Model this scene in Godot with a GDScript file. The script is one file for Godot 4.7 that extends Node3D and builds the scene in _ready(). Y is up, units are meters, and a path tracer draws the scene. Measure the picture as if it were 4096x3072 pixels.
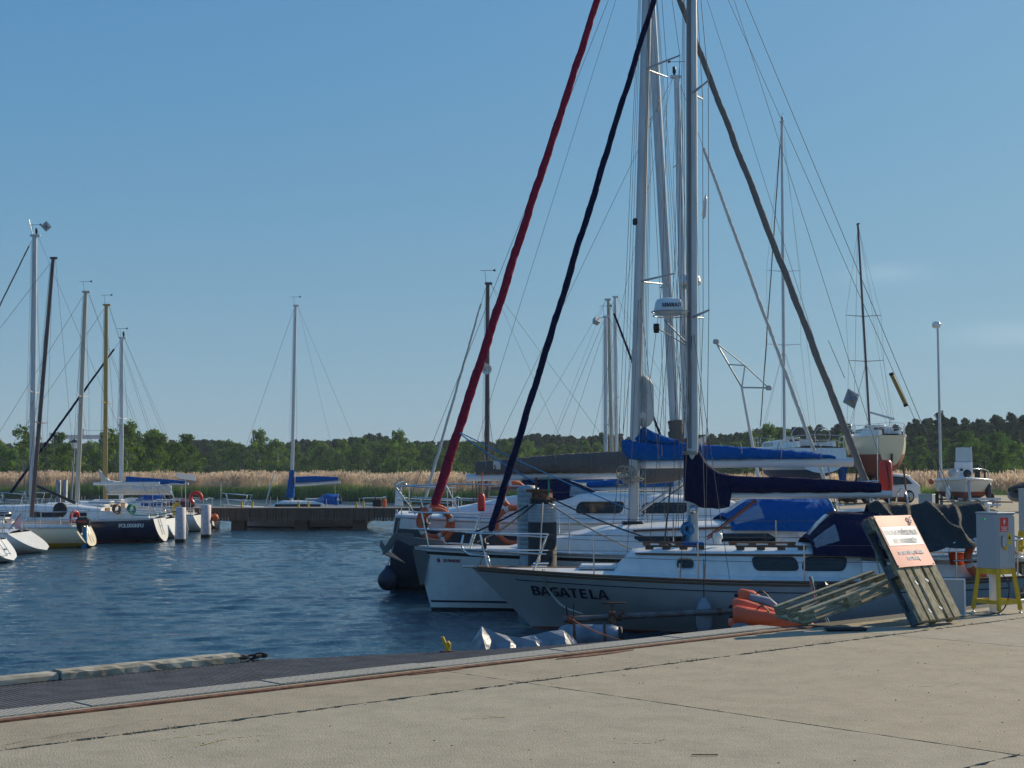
extends Node3D
# A small marina in low afternoon sun: y up, metres, water at y = 0, quay at y = 0.8.

var M := {}
var taken := {}
var rng := RandomNumberGenerator.new()
const QUAY := 0.8


# ---------------------------------------------------------------- shapes
class Sh:
	var st = SurfaceTool.new()
	func _init():
		st.begin(Mesh.PRIMITIVE_TRIANGLES)
	func sm(on):
		st.set_smooth_group(0 if on else -1)
	func tri(a, b, c):
		st.add_vertex(a); st.add_vertex(b); st.add_vertex(c)
	func quad(a, b, c, d):
		tri(a, b, c); tri(a, c, d)
	func fan(pts, smooth := false):
		sm(smooth)
		var c = Vector3.ZERO
		for p in pts: c += p
		c /= pts.size()
		for i in pts.size():
			tri(c, pts[i], pts[(i + 1) % pts.size()])
	func grid(rows, closed := false, smooth := true):
		sm(smooth)
		for i in rows.size() - 1:
			var a = rows[i]
			var b = rows[i + 1]
			var n: int = a.size()
			for j in (n if closed else n - 1):
				var k = (j + 1) % n
				quad(a[j], b[j], b[k], a[k])
	func ring(p, side, up, ra, rb, n):
		var o = []
		for i in n:
			var w = TAU * i / n
			o.append(p + side * cos(w) * ra + up * sin(w) * rb)
		return o
	func tube(pts, r, n := 6, r2 = null, sq := 1.0, ref := Vector3.UP):
		var rows = []
		for i in pts.size():
			var t: Vector3 = (pts[mini(i + 1, pts.size() - 1)] - pts[maxi(i - 1, 0)]).normalized()
			var rf = ref
			if absf(t.dot(rf)) > 0.95: rf = Vector3.RIGHT
			var side = t.cross(rf).normalized()
			var up = side.cross(t)
			var k = float(i) / maxi(pts.size() - 1, 1)
			var rr: float = (r[i] if r is Array else (r if r2 == null else lerpf(r, r2, k)))
			rows.append(ring(pts[i], side, up, rr * sq, rr, n))
		grid(rows, true)
		fan(rows[0]); fan(rows[-1])
		return self
	func box(c, s, b := Basis()):
		cbox(c, s, 0.0, b)
		return self
	func cbox(c, s, ch, b := Basis()):
		sm(false)
		var h: Vector3 = s / 2.0
		var v = func(ix, iy, iz, ax):
			var q = Vector3(ix * h.x, iy * h.y, iz * h.z)
			if ax != 0: q.x -= ix * ch
			if ax != 1: q.y -= iy * ch
			if ax != 2: q.z -= iz * ch
			return c + b * q
		for sg in [-1, 1]:
			quad(v.call(sg, -1, -1, 0), v.call(sg, -1, 1, 0), v.call(sg, 1, 1, 0), v.call(sg, 1, -1, 0))
			quad(v.call(-1, sg, -1, 1), v.call(1, sg, -1, 1), v.call(1, sg, 1, 1), v.call(-1, sg, 1, 1))
			quad(v.call(-1, -1, sg, 2), v.call(-1, 1, sg, 2), v.call(1, 1, sg, 2), v.call(1, -1, sg, 2))
		if ch > 0.0:
			for p in [-1, 1]:
				for r in [-1, 1]:
					quad(v.call(p, r, -1, 0), v.call(p, r, 1, 0), v.call(p, r, 1, 1), v.call(p, r, -1, 1))
					quad(v.call(p, -1, r, 0), v.call(p, 1, r, 0), v.call(p, 1, r, 2), v.call(p, -1, r, 2))
					quad(v.call(-1, p, r, 1), v.call(1, p, r, 1), v.call(1, p, r, 2), v.call(-1, p, r, 2))
					for w in [-1, 1]:
						tri(v.call(p, r, w, 0), v.call(p, r, w, 1), v.call(p, r, w, 2))
		return self
	func lathe(prof, n := 16, xf := Transform3D()):
		var rows = []
		for q in prof:
			var row = []
			for i in n:
				var w = TAU * i / n
				row.append(xf * Vector3(cos(w) * q[0], q[1], sin(w) * q[0]))
			rows.append(row)
		grid(rows, true)
		return self
	func torus(c, b, R, r, n := 24, m := 8, a0 := 0.0, a1 := TAU):
		var pts = []
		for i in n + 1:
			var w = lerpf(a0, a1, float(i) / n)
			pts.append(c + b * Vector3(cos(w) * R, sin(w) * R, 0))
		tube(pts, r, m, null, 1.0, b.z)
		return self
	func plate(pts, off):      # a flat outline with thickness
		var o = []
		for p in pts: o.append(p + off)
		fan(pts); fan(o)
		sm(false)
		for i in pts.size():
			var k: int = (i + 1) % pts.size()
			quad(pts[i], pts[k], o[k], o[i])
		return self
	func done():
		st.generate_normals()
		return st.commit()


func V(x, y, z) -> Vector3:
	return Vector3(x, y, z)


func curve(pts, sub := 4) -> Array:      # a smooth line through points
	var o = []
	for i in pts.size() - 1:
		var a: Vector3 = pts[maxi(i - 1, 0)]
		var d: Vector3 = pts[mini(i + 2, pts.size() - 1)]
		for k in sub:
			o.append(pts[i].cubic_interpolate(pts[i + 1], a, d, float(k) / sub))
	o.append(pts[-1])
	return o


func sag(a: Vector3, b: Vector3, drop := 0.0, n := 8) -> Array:
	var o = []
	for i in n + 1:
		var k = float(i) / n
		o.append(a.lerp(b, k) - Vector3(0, drop * 4.0 * k * (1.0 - k), 0))
	return o


func numbered(called: String) -> String:
	taken[called] = taken.get(called, -1) + 1
	return called if taken[called] == 0 else "%s_%03d" % [called, taken[called]]


func thing(called, label, category, at := Vector3.ZERO, turn := 0.0, group := "") -> Node3D:
	var o = Node3D.new()
	o.name = numbered(called)
	add_child(o, true)
	o.position = at
	o.rotation_degrees.y = turn
	tag(o, label, category, group)
	return o


func tag(o, label, category, group := "", kind := ""):
	if label: o.set_meta("label", label)
	if category: o.set_meta("category", category)
	if group: o.set_meta("group", group)
	if kind: o.set_meta("kind", kind)


func part(parent: Node, called: String, shape, material) -> MeshInstance3D:
	var o = MeshInstance3D.new()
	o.name = called
	o.mesh = shape.done() if shape is Sh else shape
	o.material_override = material
	parent.add_child(o, true)
	return o


func single(called, label, category, shape, material, group := "", at := Vector3.ZERO, turn := 0.0) -> MeshInstance3D:
	var o = part(self, numbered(called), shape, material)
	o.position = at
	o.rotation_degrees.y = turn
	tag(o, label, category, group)
	return o


func wire(parent, called, pts, r, material, n := 5):
	return part(parent, called, Sh.new().tube(pts, r, n), material)


func lettering(parent, called, text, height, material, xf: Transform3D, bold := true, serif := false, depth := 0.003, spread := 1.0) -> MeshInstance3D:
	var f = SystemFont.new()
	f.font_names = PackedStringArray(["Droid Serif" if serif else "Droid Sans"])
	f.font_weight = 700 if bold else 400
	var t = TextMesh.new()
	t.font = f
	t.text = text
	t.font_size = 48
	t.pixel_size = height / 34.5
	t.depth = depth
	t.curve_step = 2.0
	var o = part(parent, called, t, material)
	o.transform = xf.scaled_local(Vector3(spread, 1, 1))
	return o


# ---------------------------------------------------------------- materials
func lin(r, g, b) -> Color:
	return Color(r, g, b).linear_to_srgb()


func mat(key, c, rough := 0.6, metal := 0.0) -> StandardMaterial3D:
	var m = StandardMaterial3D.new()
	m.resource_name = key
	m.albedo_color = lin(c[0], c[1], c[2])
	m.roughness = rough
	m.metallic = metal
	m.cull_mode = BaseMaterial3D.CULL_DISABLED
	M[key] = m
	return m


func noise(freq, sd, oct := 4) -> FastNoiseLite:
	var n = FastNoiseLite.new()
	n.noise_type = FastNoiseLite.TYPE_SIMPLEX_SMOOTH
	n.frequency = freq
	n.seed = sd
	n.fractal_octaves = oct
	return n


func bumps(m, freq, sd, strength, scale, oct := 4, size := 512):
	var t = NoiseTexture2D.new()
	t.width = size
	t.height = size
	t.seamless = true
	t.as_normal_map = true
	t.bump_strength = strength
	t.noise = noise(freq, sd, oct)
	m.normal_enabled = true
	m.normal_texture = t
	m.uv1_triplanar = true
	m.uv1_scale = scale


func grain(m, fn: Callable, size, scale, world := false):
	var im = Image.create(size, size, false, Image.FORMAT_RGB8)
	for y in size:
		for x in size:
			im.set_pixel(x, y, fn.call(x, y))
	m.albedo_texture = ImageTexture.create_from_image(im)
	m.uv1_triplanar = true
	m.uv1_world_triplanar = world
	m.uv1_scale = scale


func mottled(m, c1, c2, freq, sd, size, scale, world := false, streak := Vector2.ONE):
	var a = noise(freq, sd, 5).get_seamless_image(size, size)
	var r = RandomNumberGenerator.new()
	r.seed = sd
	m.albedo_color = Color.WHITE
	grain(m, func(x, y):
		var k: float = a.get_pixel(int(x * streak.x) % size, int(y * streak.y) % size).r
		k = clampf((k - 0.5) * 1.6 + 0.5 + r.randf_range(-0.08, 0.08), 0, 1)
		return lin(lerpf(c1[0], c2[0], k), lerpf(c1[1], c2[1], k), lerpf(c1[2], c2[2], k)), size, scale, world)


func materials():
	mat("gel", [0.74, 0.74, 0.72], 0.28)
	mottled(M.gel, [0.66, 0.66, 0.63], [0.78, 0.78, 0.76], 0.02, 3, 256, V(0.7, 0.7, 0.7))
	mat("cream", [0.68, 0.62, 0.45], 0.3)
	mat("silver_hull", [0.33, 0.34, 0.34], 0.28)
	mottled(M.silver_hull, [0.29, 0.30, 0.30], [0.36, 0.37, 0.37], 0.015, 9, 256, V(0.35, 0.35, 0.35))
	mat("navy_hull", [0.010, 0.014, 0.05], 0.16)
	mat("slate_hull", [0.035, 0.05, 0.075], 0.2)
	mat("blue_bottom", [0.03, 0.06, 0.16], 0.7)
	mat("red_bottom", [0.27, 0.055, 0.04], 0.75)
	mottled(M.red_bottom, [0.20, 0.045, 0.035], [0.31, 0.07, 0.05], 0.03, 5, 128, V(0.8, 0.8, 0.8))
	mat("black", [0.015, 0.015, 0.017], 0.5)
	mat("rubber", [0.022, 0.022, 0.024], 0.75)
	mottled(M.rubber, [0.014, 0.014, 0.016], [0.028, 0.028, 0.03], 0.04, 15, 128, V(1.2, 0.5, 1.2))
	mat("navy_line", [0.012, 0.015, 0.05], 0.4)
	mat("mast", [0.50, 0.51, 0.52], 0.42, 0.35)
	mottled(M.mast, [0.44, 0.45, 0.46], [0.55, 0.56, 0.57], 0.03, 6, 128, V(2, 0.3, 2))
	mat("mast_white", [0.62, 0.63, 0.63], 0.4, 0.1)
	mat("mast_cream", [0.47, 0.43, 0.35], 0.5)
	mat("mast_wood", [0.42, 0.27, 0.08], 0.4)
	mat("mast_dark", [0.10, 0.07, 0.075], 0.5)
	mat("steel", [0.62, 0.62, 0.62], 0.16, 1.0)
	mat("galv", [0.42, 0.43, 0.44], 0.5, 0.8)
	mat("galv_dark", [0.14, 0.145, 0.15], 0.55, 0.6)
	mat("wire", [0.07, 0.075, 0.08], 0.8, 0.0)
	mat("rope", [0.34, 0.31, 0.26], 0.9)
	mat("rope_dark", [0.03, 0.03, 0.035], 0.9)
	mat("rope_blue", [0.02, 0.20, 0.40], 0.85)
	mat("rope_green", [0.02, 0.22, 0.14], 0.85)
	mat("rope_orange", [0.55, 0.11, 0.03], 0.85)
	mat("rope_brown", [0.16, 0.06, 0.04], 0.85)
	mat("blue_canvas", [0.004, 0.09, 0.31], 0.85)
	mat("navy_canvas", [0.010, 0.012, 0.045], 0.8)
	mat("grey_canvas", [0.125, 0.115, 0.105], 0.85)
	mat("tarp", [0.05, 0.052, 0.052], 0.8)
	mat("white_sail", [0.60, 0.58, 0.54], 0.8)
	mat("maroon", [0.10, 0.015, 0.02], 0.8)
	mat("red_furl", [0.27, 0.018, 0.045], 0.75)
	mat("grey_furl", [0.17, 0.16, 0.155], 0.8)
	mat("pvc", [0.24, 0.25, 0.27], 0.45)
	for k in ["blue_canvas", "navy_canvas", "grey_canvas", "tarp", "white_sail", "red_furl", "grey_furl", "pvc"]:
		bumps(M[k], 0.014, 21, 11.0, V(1.1, 1.1, 1.1), 4, 256)
		if k != "pvc": M[k].metallic_specular = 0.2
	mat("teak", [0.14, 0.07, 0.035], 0.6)
	mat("dark_window", [0.012, 0.013, 0.015], 0.08)
	var v = mat("vinyl", [0.55, 0.58, 0.6], 0.12)
	v.transparency = BaseMaterial3D.TRANSPARENCY_ALPHA
	v.albedo_color.a = 0.35
	var gl = mat("glass", [0.6, 0.66, 0.68], 0.05)
	gl.transparency = BaseMaterial3D.TRANSPARENCY_ALPHA
	gl.albedo_color.a = 0.45
	mat("orange", [0.82, 0.12, 0.035], 0.45)
	mat("buoy_orange", [0.55, 0.10, 0.03], 0.6)
	mat("red", [0.60, 0.03, 0.02], 0.45)
	mat("yellow", [0.55, 0.36, 0.015], 0.55)
	mottled(M.yellow, [0.58, 0.37, 0.015], [0.74, 0.49, 0.02], 0.03, 31, 128, V(1.5, 1.5, 1.5))
	mat("cabinet", [0.36, 0.39, 0.41], 0.45)
	mat("white_paint", [0.75, 0.75, 0.74], 0.4)
	mat("grey_plastic", [0.20, 0.22, 0.25], 0.4)
	mottled(M.grey_plastic, [0.14, 0.16, 0.19], [0.27, 0.29, 0.32], 0.02, 41, 128, V(1, 1, 1))
	mat("fender_blue", [0.010, 0.014, 0.04], 0.5)
	mat("fender_grey", [0.25, 0.27, 0.31], 0.5)
	mat("rust", [0.16, 0.06, 0.03], 0.9)
	mottled(M.rust, [0.07, 0.03, 0.02], [0.24, 0.10, 0.05], 0.05, 51, 128, V(2, 2, 2))
	mat("rusty_pipe", [0.12, 0.12, 0.12], 0.6, 0.4)
	mottled(M.rusty_pipe, [0.20, 0.20, 0.20], [0.12, 0.07, 0.05], 0.03, 52, 128, V(1, 2, 2))
	mat("sleeve", [0.30, 0.35, 0.38], 0.55, 0.3)
	mottled(M.sleeve, [0.24, 0.29, 0.32], [0.37, 0.42, 0.45], 0.03, 61, 128, V(1, 1, 1))
	mat("pile_paint", [0.55, 0.47, 0.47], 0.7)
	mottled(M.pile_paint, [0.44, 0.36, 0.36], [0.62, 0.55, 0.55], 0.04, 62, 128, V(1, 1, 1))
	mat("weed", [0.02, 0.018, 0.012], 0.8)
	for i in 3:
		var k = "pallet%d" % i
		mat(k, [0.2, 0.18, 0.13], 0.9)
		var f: float = [0.85, 1.0, 1.15][i]
		mottled(M[k], [0.19 * f, 0.165 * f, 0.095 * f], [0.46 * f, 0.40 * f, 0.26 * f], 0.025, 70 + i, 256, V(1.3, 1.3, 1.3), false, Vector2(4, 1))
		mat("pier%d" % i, [0.14 * f, 0.09 * f, 0.062 * f], 0.9)
	mat("pallet_paint", [0.05, 0.09, 0.115], 0.8)
	mottled(M.pallet_paint, [0.035, 0.06, 0.075], [0.08, 0.12, 0.14], 0.04, 77, 128, V(2, 2, 2))
	mat("deck_wood", [0.30, 0.24, 0.19], 0.9)
	mat("timber", [0.34, 0.32, 0.27], 0.9)
	mottled(M.timber, [0.22, 0.19, 0.13], [0.50, 0.47, 0.39], 0.02, 81, 256, V(0.9, 0.9, 0.9), false, Vector2(1, 2))
	mat("mat_grey", [0.11, 0.11, 0.11], 0.95)
	mottled(M.mat_grey, [0.06, 0.062, 0.066], [0.115, 0.115, 0.118], 0.02, 83, 256, V(0.6, 0.6, 0.6), true)
	mat("led", [0.02, 0.5, 0.15], 0.3)
	M.led.emission_enabled = true
	M.led.emission = Color(0.05, 1.0, 0.35)
	M.led.emission_energy_multiplier = 0.8
	mat("sign_red", [0.60, 0.05, 0.06], 0.5).metallic_specular = 1.0
	mat("sign_white", [0.78, 0.78, 0.78], 0.5).metallic_specular = 1.0
	mat("sign_text", [0.42, 0.43, 0.44], 0.5).metallic_specular = 1.0
	mat("label_red", [0.62, 0.03, 0.03], 0.4)
	mat("label_yellow", [0.65, 0.50, 0.03], 0.4)
	mat("tyre", [0.02, 0.02, 0.02], 0.9)
	mat("car_white", [0.74, 0.74, 0.74], 0.15)
	mat("car_silver", [0.33, 0.37, 0.38], 0.2, 0.5)
	mat("solar_back", [0.25, 0.27, 0.28], 0.5)
	mat("crane_blue", [0.006, 0.045, 0.22], 0.7)
	mat("land", [0.07, 0.08, 0.035], 0.95)
	mat("bark", [0.06, 0.045, 0.035], 0.95)
	mat("pine_bark", [0.11, 0.06, 0.035], 0.95)
	mat("birch", [0.42, 0.41, 0.38], 0.9)
	for k in ["needles", "leaves", "reed", "green_reed"]:
		var m = mat(k, [1, 1, 1], 0.85)
		m.vertex_color_use_as_albedo = true
		m.albedo_color = Color.WHITE
		m.backlight_enabled = true
		m.backlight = lin(0.45, 0.60, 0.25) if k == "needles" else lin(0.7, 1.0, 0.25) if not "reed" in k else lin(1.0, 0.95, 0.85) if k == "reed" else lin(0.8, 1.0, 0.45)
	concrete()
	water_material()


func concrete():
	var size = 1024
	var big = noise(0.006, 101, 3).get_seamless_image(size, size)
	var mid = noise(0.03, 102, 4).get_seamless_image(size, size)
	var fine = noise(0.22, 103, 2).get_seamless_image(size, size)
	var r = RandomNumberGenerator.new()
	r.seed = 11
	var m = mat("concrete0", [0.3, 0.28, 0.24], 0.92)
	m.albedo_color = Color.WHITE
	grain(m, func(x, y):
		var k: float = 0.55 * (big.get_pixel(x, y).r - 0.5) + 0.5 * (mid.get_pixel(x, y).r - 0.5) + 0.9 * (fine.get_pixel(x, y).r - 0.5) + r.randf_range(-0.12, 0.12)
		var warm: float = (mid.get_pixel((x + 300) % size, y).r - 0.5) * 0.10
		var v = clampf(1.0 + 0.42 * k, 0.4, 1.6)
		var q = r.randf()
		if q < 0.012: v *= 0.6
		elif q > 0.992: v *= 1.35
		return lin(0.338 * v * (1.0 + warm), 0.298 * v, 0.217 * v * (1.0 - warm)), size, V(0.34, 0.34, 0.34), true)
	bumps(m, 0.16, 104, 1.4, V(0.34, 0.34, 0.34), 3, 1024)
	for i in 2:
		var c: StandardMaterial3D = m.duplicate()
		c.resource_name = "concrete%d" % (i + 1)
		c.albedo_color = [Color(0.97, 0.955, 0.94), Color(1.0, 0.99, 0.97)][i]
		c.uv1_offset = V(0.37 * (i + 1), 0, 0.21 * (i + 1))
		M["concrete%d" % (i + 1)] = c
	mat("joint", [0.07, 0.065, 0.05], 0.95)
	mottled(M.joint, [0.04, 0.04, 0.028], [0.13, 0.115, 0.085], 0.06, 106, 256, V(1.1, 1.1, 1.1), true)
	# chequered steel: raised lozenges as fine relief
	var im = Image.create(128, 128, false, Image.FORMAT_RGB8)
	for y in 128:
		for x in 128:
			var h = 0.0
			for q in [[32, 32, 1], [96, 96, 1], [96, 32, -1], [32, 96, -1]]:
				var dx: float = x - q[0]
				var dy: float = y - q[1]
				var a: float = (dx + q[2] * dy) * 0.707
				var b: float = (-q[2] * dx + dy) * 0.707
				h = maxf(h, 1.0 - smoothstep(0.6, 1.0, sqrt(a * a / 900.0 + b * b / 60.0)))
			im.set_pixel(x, y, Color(h, h, h))
	var nm = im.duplicate()
	nm.bump_map_to_normal_map(6.0)
	var c = mat("chequer", [0.37, 0.355, 0.30], 0.8, 0.0)
	c.normal_enabled = true
	c.normal_texture = ImageTexture.create_from_image(nm)
	c.uv1_triplanar = true
	c.uv1_scale = V(9, 9, 9)


func water_material():
	var m = mat("water", [0.012, 0.045, 0.07], 0.05)
	m.metallic_specular = 0.4
	bumps(m, 0.03, 201, 8.0, V(0.5, 0.5, 0.8), 4, 1024)
	m.uv1_world_triplanar = true
	m.normal_scale = 0.8


# ---------------------------------------------------------------- boats (local: bow +x, stem head at x = 0, waterline y = 0)
class Hull:
	var L = 8.0; var B = 2.7; var fb = 0.95; var fm = 0.8; var fs = 0.85; var ob = 0.9; var os = 0.3
	var dr = 0.35; var drs = 0.0; var tb = 0.7; var q = 2.0
	func _init(d):
		for k in ["L", "B", "fb", "fm", "fs", "ob", "os", "dr", "drs", "tb", "q"]:
			if d.has(k): set(k, d[k])
	func sheer(t):
		return fm + (fs - fm) * pow((0.35 - t) / 0.35, 2.0) if t < 0.35 else fm + (fb - fm) * pow((t - 0.35) / 0.65, 1.8)
	func half(t):
		if t < 0.42: return B / 2.0 * lerpf(tb, 1.0, sin(t / 0.42 * PI / 2.0))
		return B / 2.0 * (1.0 - pow((t - 0.42) / 0.58, q))
	func depth(t):
		return lerpf(drs if t < 0.5 else 0.08, dr, pow(sin(t * PI), 0.8))
	func pt(t, y, side):
		var sh: float = sheer(t)
		var s = clampf((sh - y) / (sh + depth(t)), 0.0, 1.0)
		var w = smoothstep(0.45, 1.0, t)
		var z: float = half(t) * pow(maxf(0.0, 1.0 - pow(s, lerpf(2.8, 1.1, w))), lerpf(0.55, 0.95, w))
		var f = (sh - y) / sh
		return Vector3(lerpf(os * f, L - ob * f, t) - L, y, z * side)
	func at(x, y, side):          # the hull's skin at a given x
		var a = 0.0; var b = 1.0
		for i in 24:
			var m = (a + b) / 2.0
			if pt(m, y, side).x < x: a = m
			else: b = m
		return pt(a, y, side)
	func deck(x, f := 0.0):        # deck height at x, f of the half breadth out
		var t = clampf((x + L) / L, 0.0, 1.0)
		return sheer(t) + 0.035 * B * half(t) / (B / 2.0) * (1.0 - f * f) + 0.012
	func edge(x, f := 1.0, side := 1.0, up := 0.0):
		var t = clampf((x + L) / L, 0.0, 1.0)
		return Vector3(x, deck(x, f) + up, half(t) * f * side)


func band(h: Hull, x0, x1, lo, hi, from_sheer, which, out := 0.006, n := 20) -> Sh:
	var s = Sh.new()
	for side in [which]:
		var rows = []
		for i in n + 1:
			var t: float = lerpf((x0 + h.L) / h.L, (x1 + h.L) / h.L, float(i) / n)
			var row = []
			for v in [lo, hi]:
				var y: float = (h.sheer(t) - v) if from_sheer else v
				var p: Vector3 = h.pt(t, y, side)
				p.z += side * out
				row.append(p)
			rows.append(row)
		s.grid(rows)
	return s


func cabin_at(c, x):              # [half width, height] between the given stations
	for i in c.size() - 1:
		if x <= c[i][0] and x >= c[i + 1][0]:
			var k: float = (c[i][0] - x) / (c[i][0] - c[i + 1][0])
			return [lerpf(c[i][1], c[i + 1][1], k), lerpf(c[i][2], c[i + 1][2], k)]
	return [c[-1][1], c[-1][2]]


func cabin_side(h, c, x, y, side, out):
	var e = cabin_at(c, x)
	var base: float = h.deck(x, 0.6)
	return V(x, y, side * (e[0] * (1.0 - 0.1 * clampf((y - base) / maxf(e[1], 0.05), 0, 1)) + out))


func window_on(parent, h, c, x0, x1, y0, y1, side, slant := 0.0, frame = true, round_ := 0.35):
	var mk = func(gx, out):
		var flat = []
		var cx: float = (x0 + x1) / 2.0
		var cy: float = (y0 + y1) / 2.0
		var hx: float = absf(x1 - x0) / 2.0 + gx
		var hy: float = (y1 - y0) / 2.0 + gx
		var r = minf(hy * 2.0 * round_, hx * 0.6)
		for q in [[1, 1], [-1, 1], [-1, -1], [1, -1]]:
			for k in 4:
				var a = (k / 3.0) * PI / 2.0
				var ca = cos(a); var sa = sin(a)
				if q[0] * q[1] < 0:
					ca = sin(a); sa = cos(a)
				var yy: float = cy + q[1] * (hy - r + r * sa)
				flat.append(Vector2(cx + q[0] * (hx - r + r * ca) + slant * (yy - cy), yy))
		var pts = []
		for i in flat.size():
			var p: Vector2 = flat[i]
			var n: Vector2 = flat[(i + 1) % flat.size()]
			var m = maxi(1, int(absf(x1 - x0) / 0.12)) if i == 3 or i == 11 else 1
			for k in m:
				var e = p.lerp(n, float(k) / m)
				pts.append(cabin_side(h, c, e.x, e.y, side, out))
		return pts
	var s = Sh.new()
	var ring = mk.call(0.0, 0.013)
	s.sm(true)
	for i in ring.size():
		var p: Vector3 = ring[i]
		var q: Vector3 = ring[(i + 1) % ring.size()]
		var my = (y0 + y1) / 2.0
		s.quad(p, q, cabin_side(h, c, q.x, my, side, 0.0135), cabin_side(h, c, p.x, my, side, 0.0135))
	var w = part(parent, "window", s, M.dark_window)
	if frame:
		var f = Sh.new()
		var a = mk.call(0.018, 0.005)
		var b = mk.call(0.012, 0.016)
		var d = mk.call(0.0, 0.0135)
		f.grid([a + [a[0]], b + [b[0]], d + [d[0]]], false, false)
		part(w, "frame", f, M.black if frame is bool else frame)
	return w


func sail_cover(rows_in, wobble := 0.012, sd := 1) -> Sh:       # rows [x, top, bottom, half width]
	var nz = noise(1.7, sd, 3)
	var rows = []
	var fine = []
	for i in rows_in.size() - 1:
		var n: int = maxi(2, int(absf(rows_in[i + 1][0] - rows_in[i][0]) / 0.09))
		for k in n:
			var o = []
			for j in 4: o.append(lerpf(rows_in[i][j], rows_in[i + 1][j], float(k) / n))
			fine.append(o)
	fine.append(rows_in[-1])
	for e in fine:
		var row = []
		var hgt: float = e[1] - e[2]
		for q in [[0.0, 1.0], [0.45, 0.93], [0.75, 0.72], [0.95, 0.45], [1.0, 0.22], [0.8, 0.04], [0.0, 0.0], [-0.8, 0.04], [-1.0, 0.22], [-0.95, 0.45], [-0.75, 0.72], [-0.45, 0.93]]:
			var p = V(e[0], e[2] + hgt * q[1], e[3] * q[0])
			var g = nz.get_noise_3d(p.x * 2.2, p.y * 1.2, p.z * 3.0 + sd) * wobble * 2.0
			p.z += signf(q[0]) * g
			p.y += nz.get_noise_3d(p.x * 3.0, p.z * 2.0, 7.0) * wobble
			row.append(p)
		rows.append(row)
	var s = Sh.new()
	s.grid(rows, true)
	s.fan(rows[0]); s.fan(rows[-1])
	return s


func furl_shape(a: Vector3, b: Vector3, r0, r1, sd) -> Sh:      # cloth rolled round a stay: each turn overlaps the one below
	var nz = noise(0.9, sd, 3)
	var rows = []
	var n = clampi(int(a.distance_to(b) * 16.0), 24, 200)
	var turns = a.distance_to(b) * 0.85
	var t = (b - a).normalized()
	var u = t.cross(V(0.2, 0.1, 1)).normalized()
	var w = t.cross(u)
	for i in n + 1:
		var k = float(i) / n
		var c = a.lerp(b, k) + V(nz.get_noise_1d(k * 9.0), 0, nz.get_noise_1d(k * 9.0 + 50.0)) * 0.02 * sin(k * PI)
		var r = lerpf(r0, r1, k) * (1.0 + 0.10 * nz.get_noise_1d(k * 60.0)) * (0.5 if i == 0 else 1.0)
		var row = []
		for j in 18:
			var an = TAU * j / 18.0
			var lap = fposmod(j / 18.0 + k * turns + 0.25 * nz.get_noise_1d(k * 25.0), 1.0)
			row.append(c + (u * cos(an) + w * sin(an)) * r * (0.90 + 0.20 * lap + 0.05 * nz.get_noise_2d(an * 9.0, k * 200.0)))
		rows.append(row)
	var s = Sh.new()
	s.grid(rows, true)
	s.fan(rows[0]); s.fan(rows[-1])
	return s


func hull_parts(root: Node3D, h: Hull, d):
	var N = 28
	var ywl: float = d.get("wl", 0.05)
	var top = Sh.new()
	var low = Sh.new()
	var aft = []
	for side in [-1, 1]:
		var rt = []
		var rl = []
		for i in N + 1:
			var t = float(i) / N
			var yw: float = maxf(ywl, -h.depth(t))
			var a = []
			var b = []
			for k in 8: a.append(h.pt(t, lerpf(h.sheer(t), yw, k / 7.0), side))
			for k in 5: b.append(h.pt(t, lerpf(yw, minf(yw, -h.depth(t)), k / 4.0), side))
			rt.append(a); rl.append(b)
		top.grid(rt); low.grid(rl)
		aft.append(rt[0] + rl[0])
	part(root, "hull", top, M[d.hull])
	part(root, "underbody", low, M[d.get("bottom", "red_bottom")])
	var tr = Sh.new()
	tr.grid([aft[0], aft[1]], false, false)
	part(root, "transom", tr, M[d.get("transom", d.hull)])
	var dk = Sh.new()
	var rows = []
	for i in N + 1:
		var x: float = -h.L + h.L * i / N
		var row = []
		for f in [-1.0, -0.6, 0.0, 0.6, 1.0]:
			row.append(V(x, h.deck(x, absf(f)) - 0.012 * absf(f), h.half(float(i) / N) * f))
		rows.append(row)
	dk.grid(rows)
	part(root, "deck", dk, M[d.get("deck", "gel")])
	for side in [-1, 1]:
		var pts = []
		for i in 31:
			var t = i / 30.0
			pts.append(h.pt(t, h.sheer(t), side) + V(0, 0.018, 0))
		part(root, "toe_rail", Sh.new().tube(pts, d.get("rail_r", 0.02), 5), M[d.get("rail", "mast")])
	for b in d.get("bands", []):
		for side in [-1, 1]: part(root, "stripe", band(h, b[0], b[1], b[2], b[3], b[4], side), M[b[5]])


func cabin_parts(root, h: Hull, c, matl, windows, round_ := 0.35):
	var s = Sh.new()
	var rows = []
	var prof = [[1.0, -0.05], [0.965, 0.4], [0.92, 0.75], [0.86, 0.92], [0.74, 0.99], [0.4, 1.05], [0.0, 1.07]]
	for i in c.size() - 1:
		for k in 5:
			var x: float = lerpf(c[i][0], c[i + 1][0], k / 5.0)
			rows.append(x)
	rows.append(c[-1][0])
	var g = []
	for x in rows:
		var e = cabin_at(c, x)
		var y0: float = h.deck(x, 0.6)
		var row = []
		for j in range(-6, 7):
			var p = prof[6 - absi(j)]
			row.append(V(x, y0 + e[1] * p[1], e[0] * p[0] * signf(j) if j else 0.0))
		g.append(row)
	s.grid(g)
	s.fan(g[-1])
	part(root, "cabin", s, M[matl])
	for w in windows:
		for side in [-1, 1]:
			window_on(root, h, c, w[0], w[1], w[2], w[3], side, w[4] if w.size() > 4 else 0.0, w[5] if w.size() > 5 else true, round_)


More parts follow.
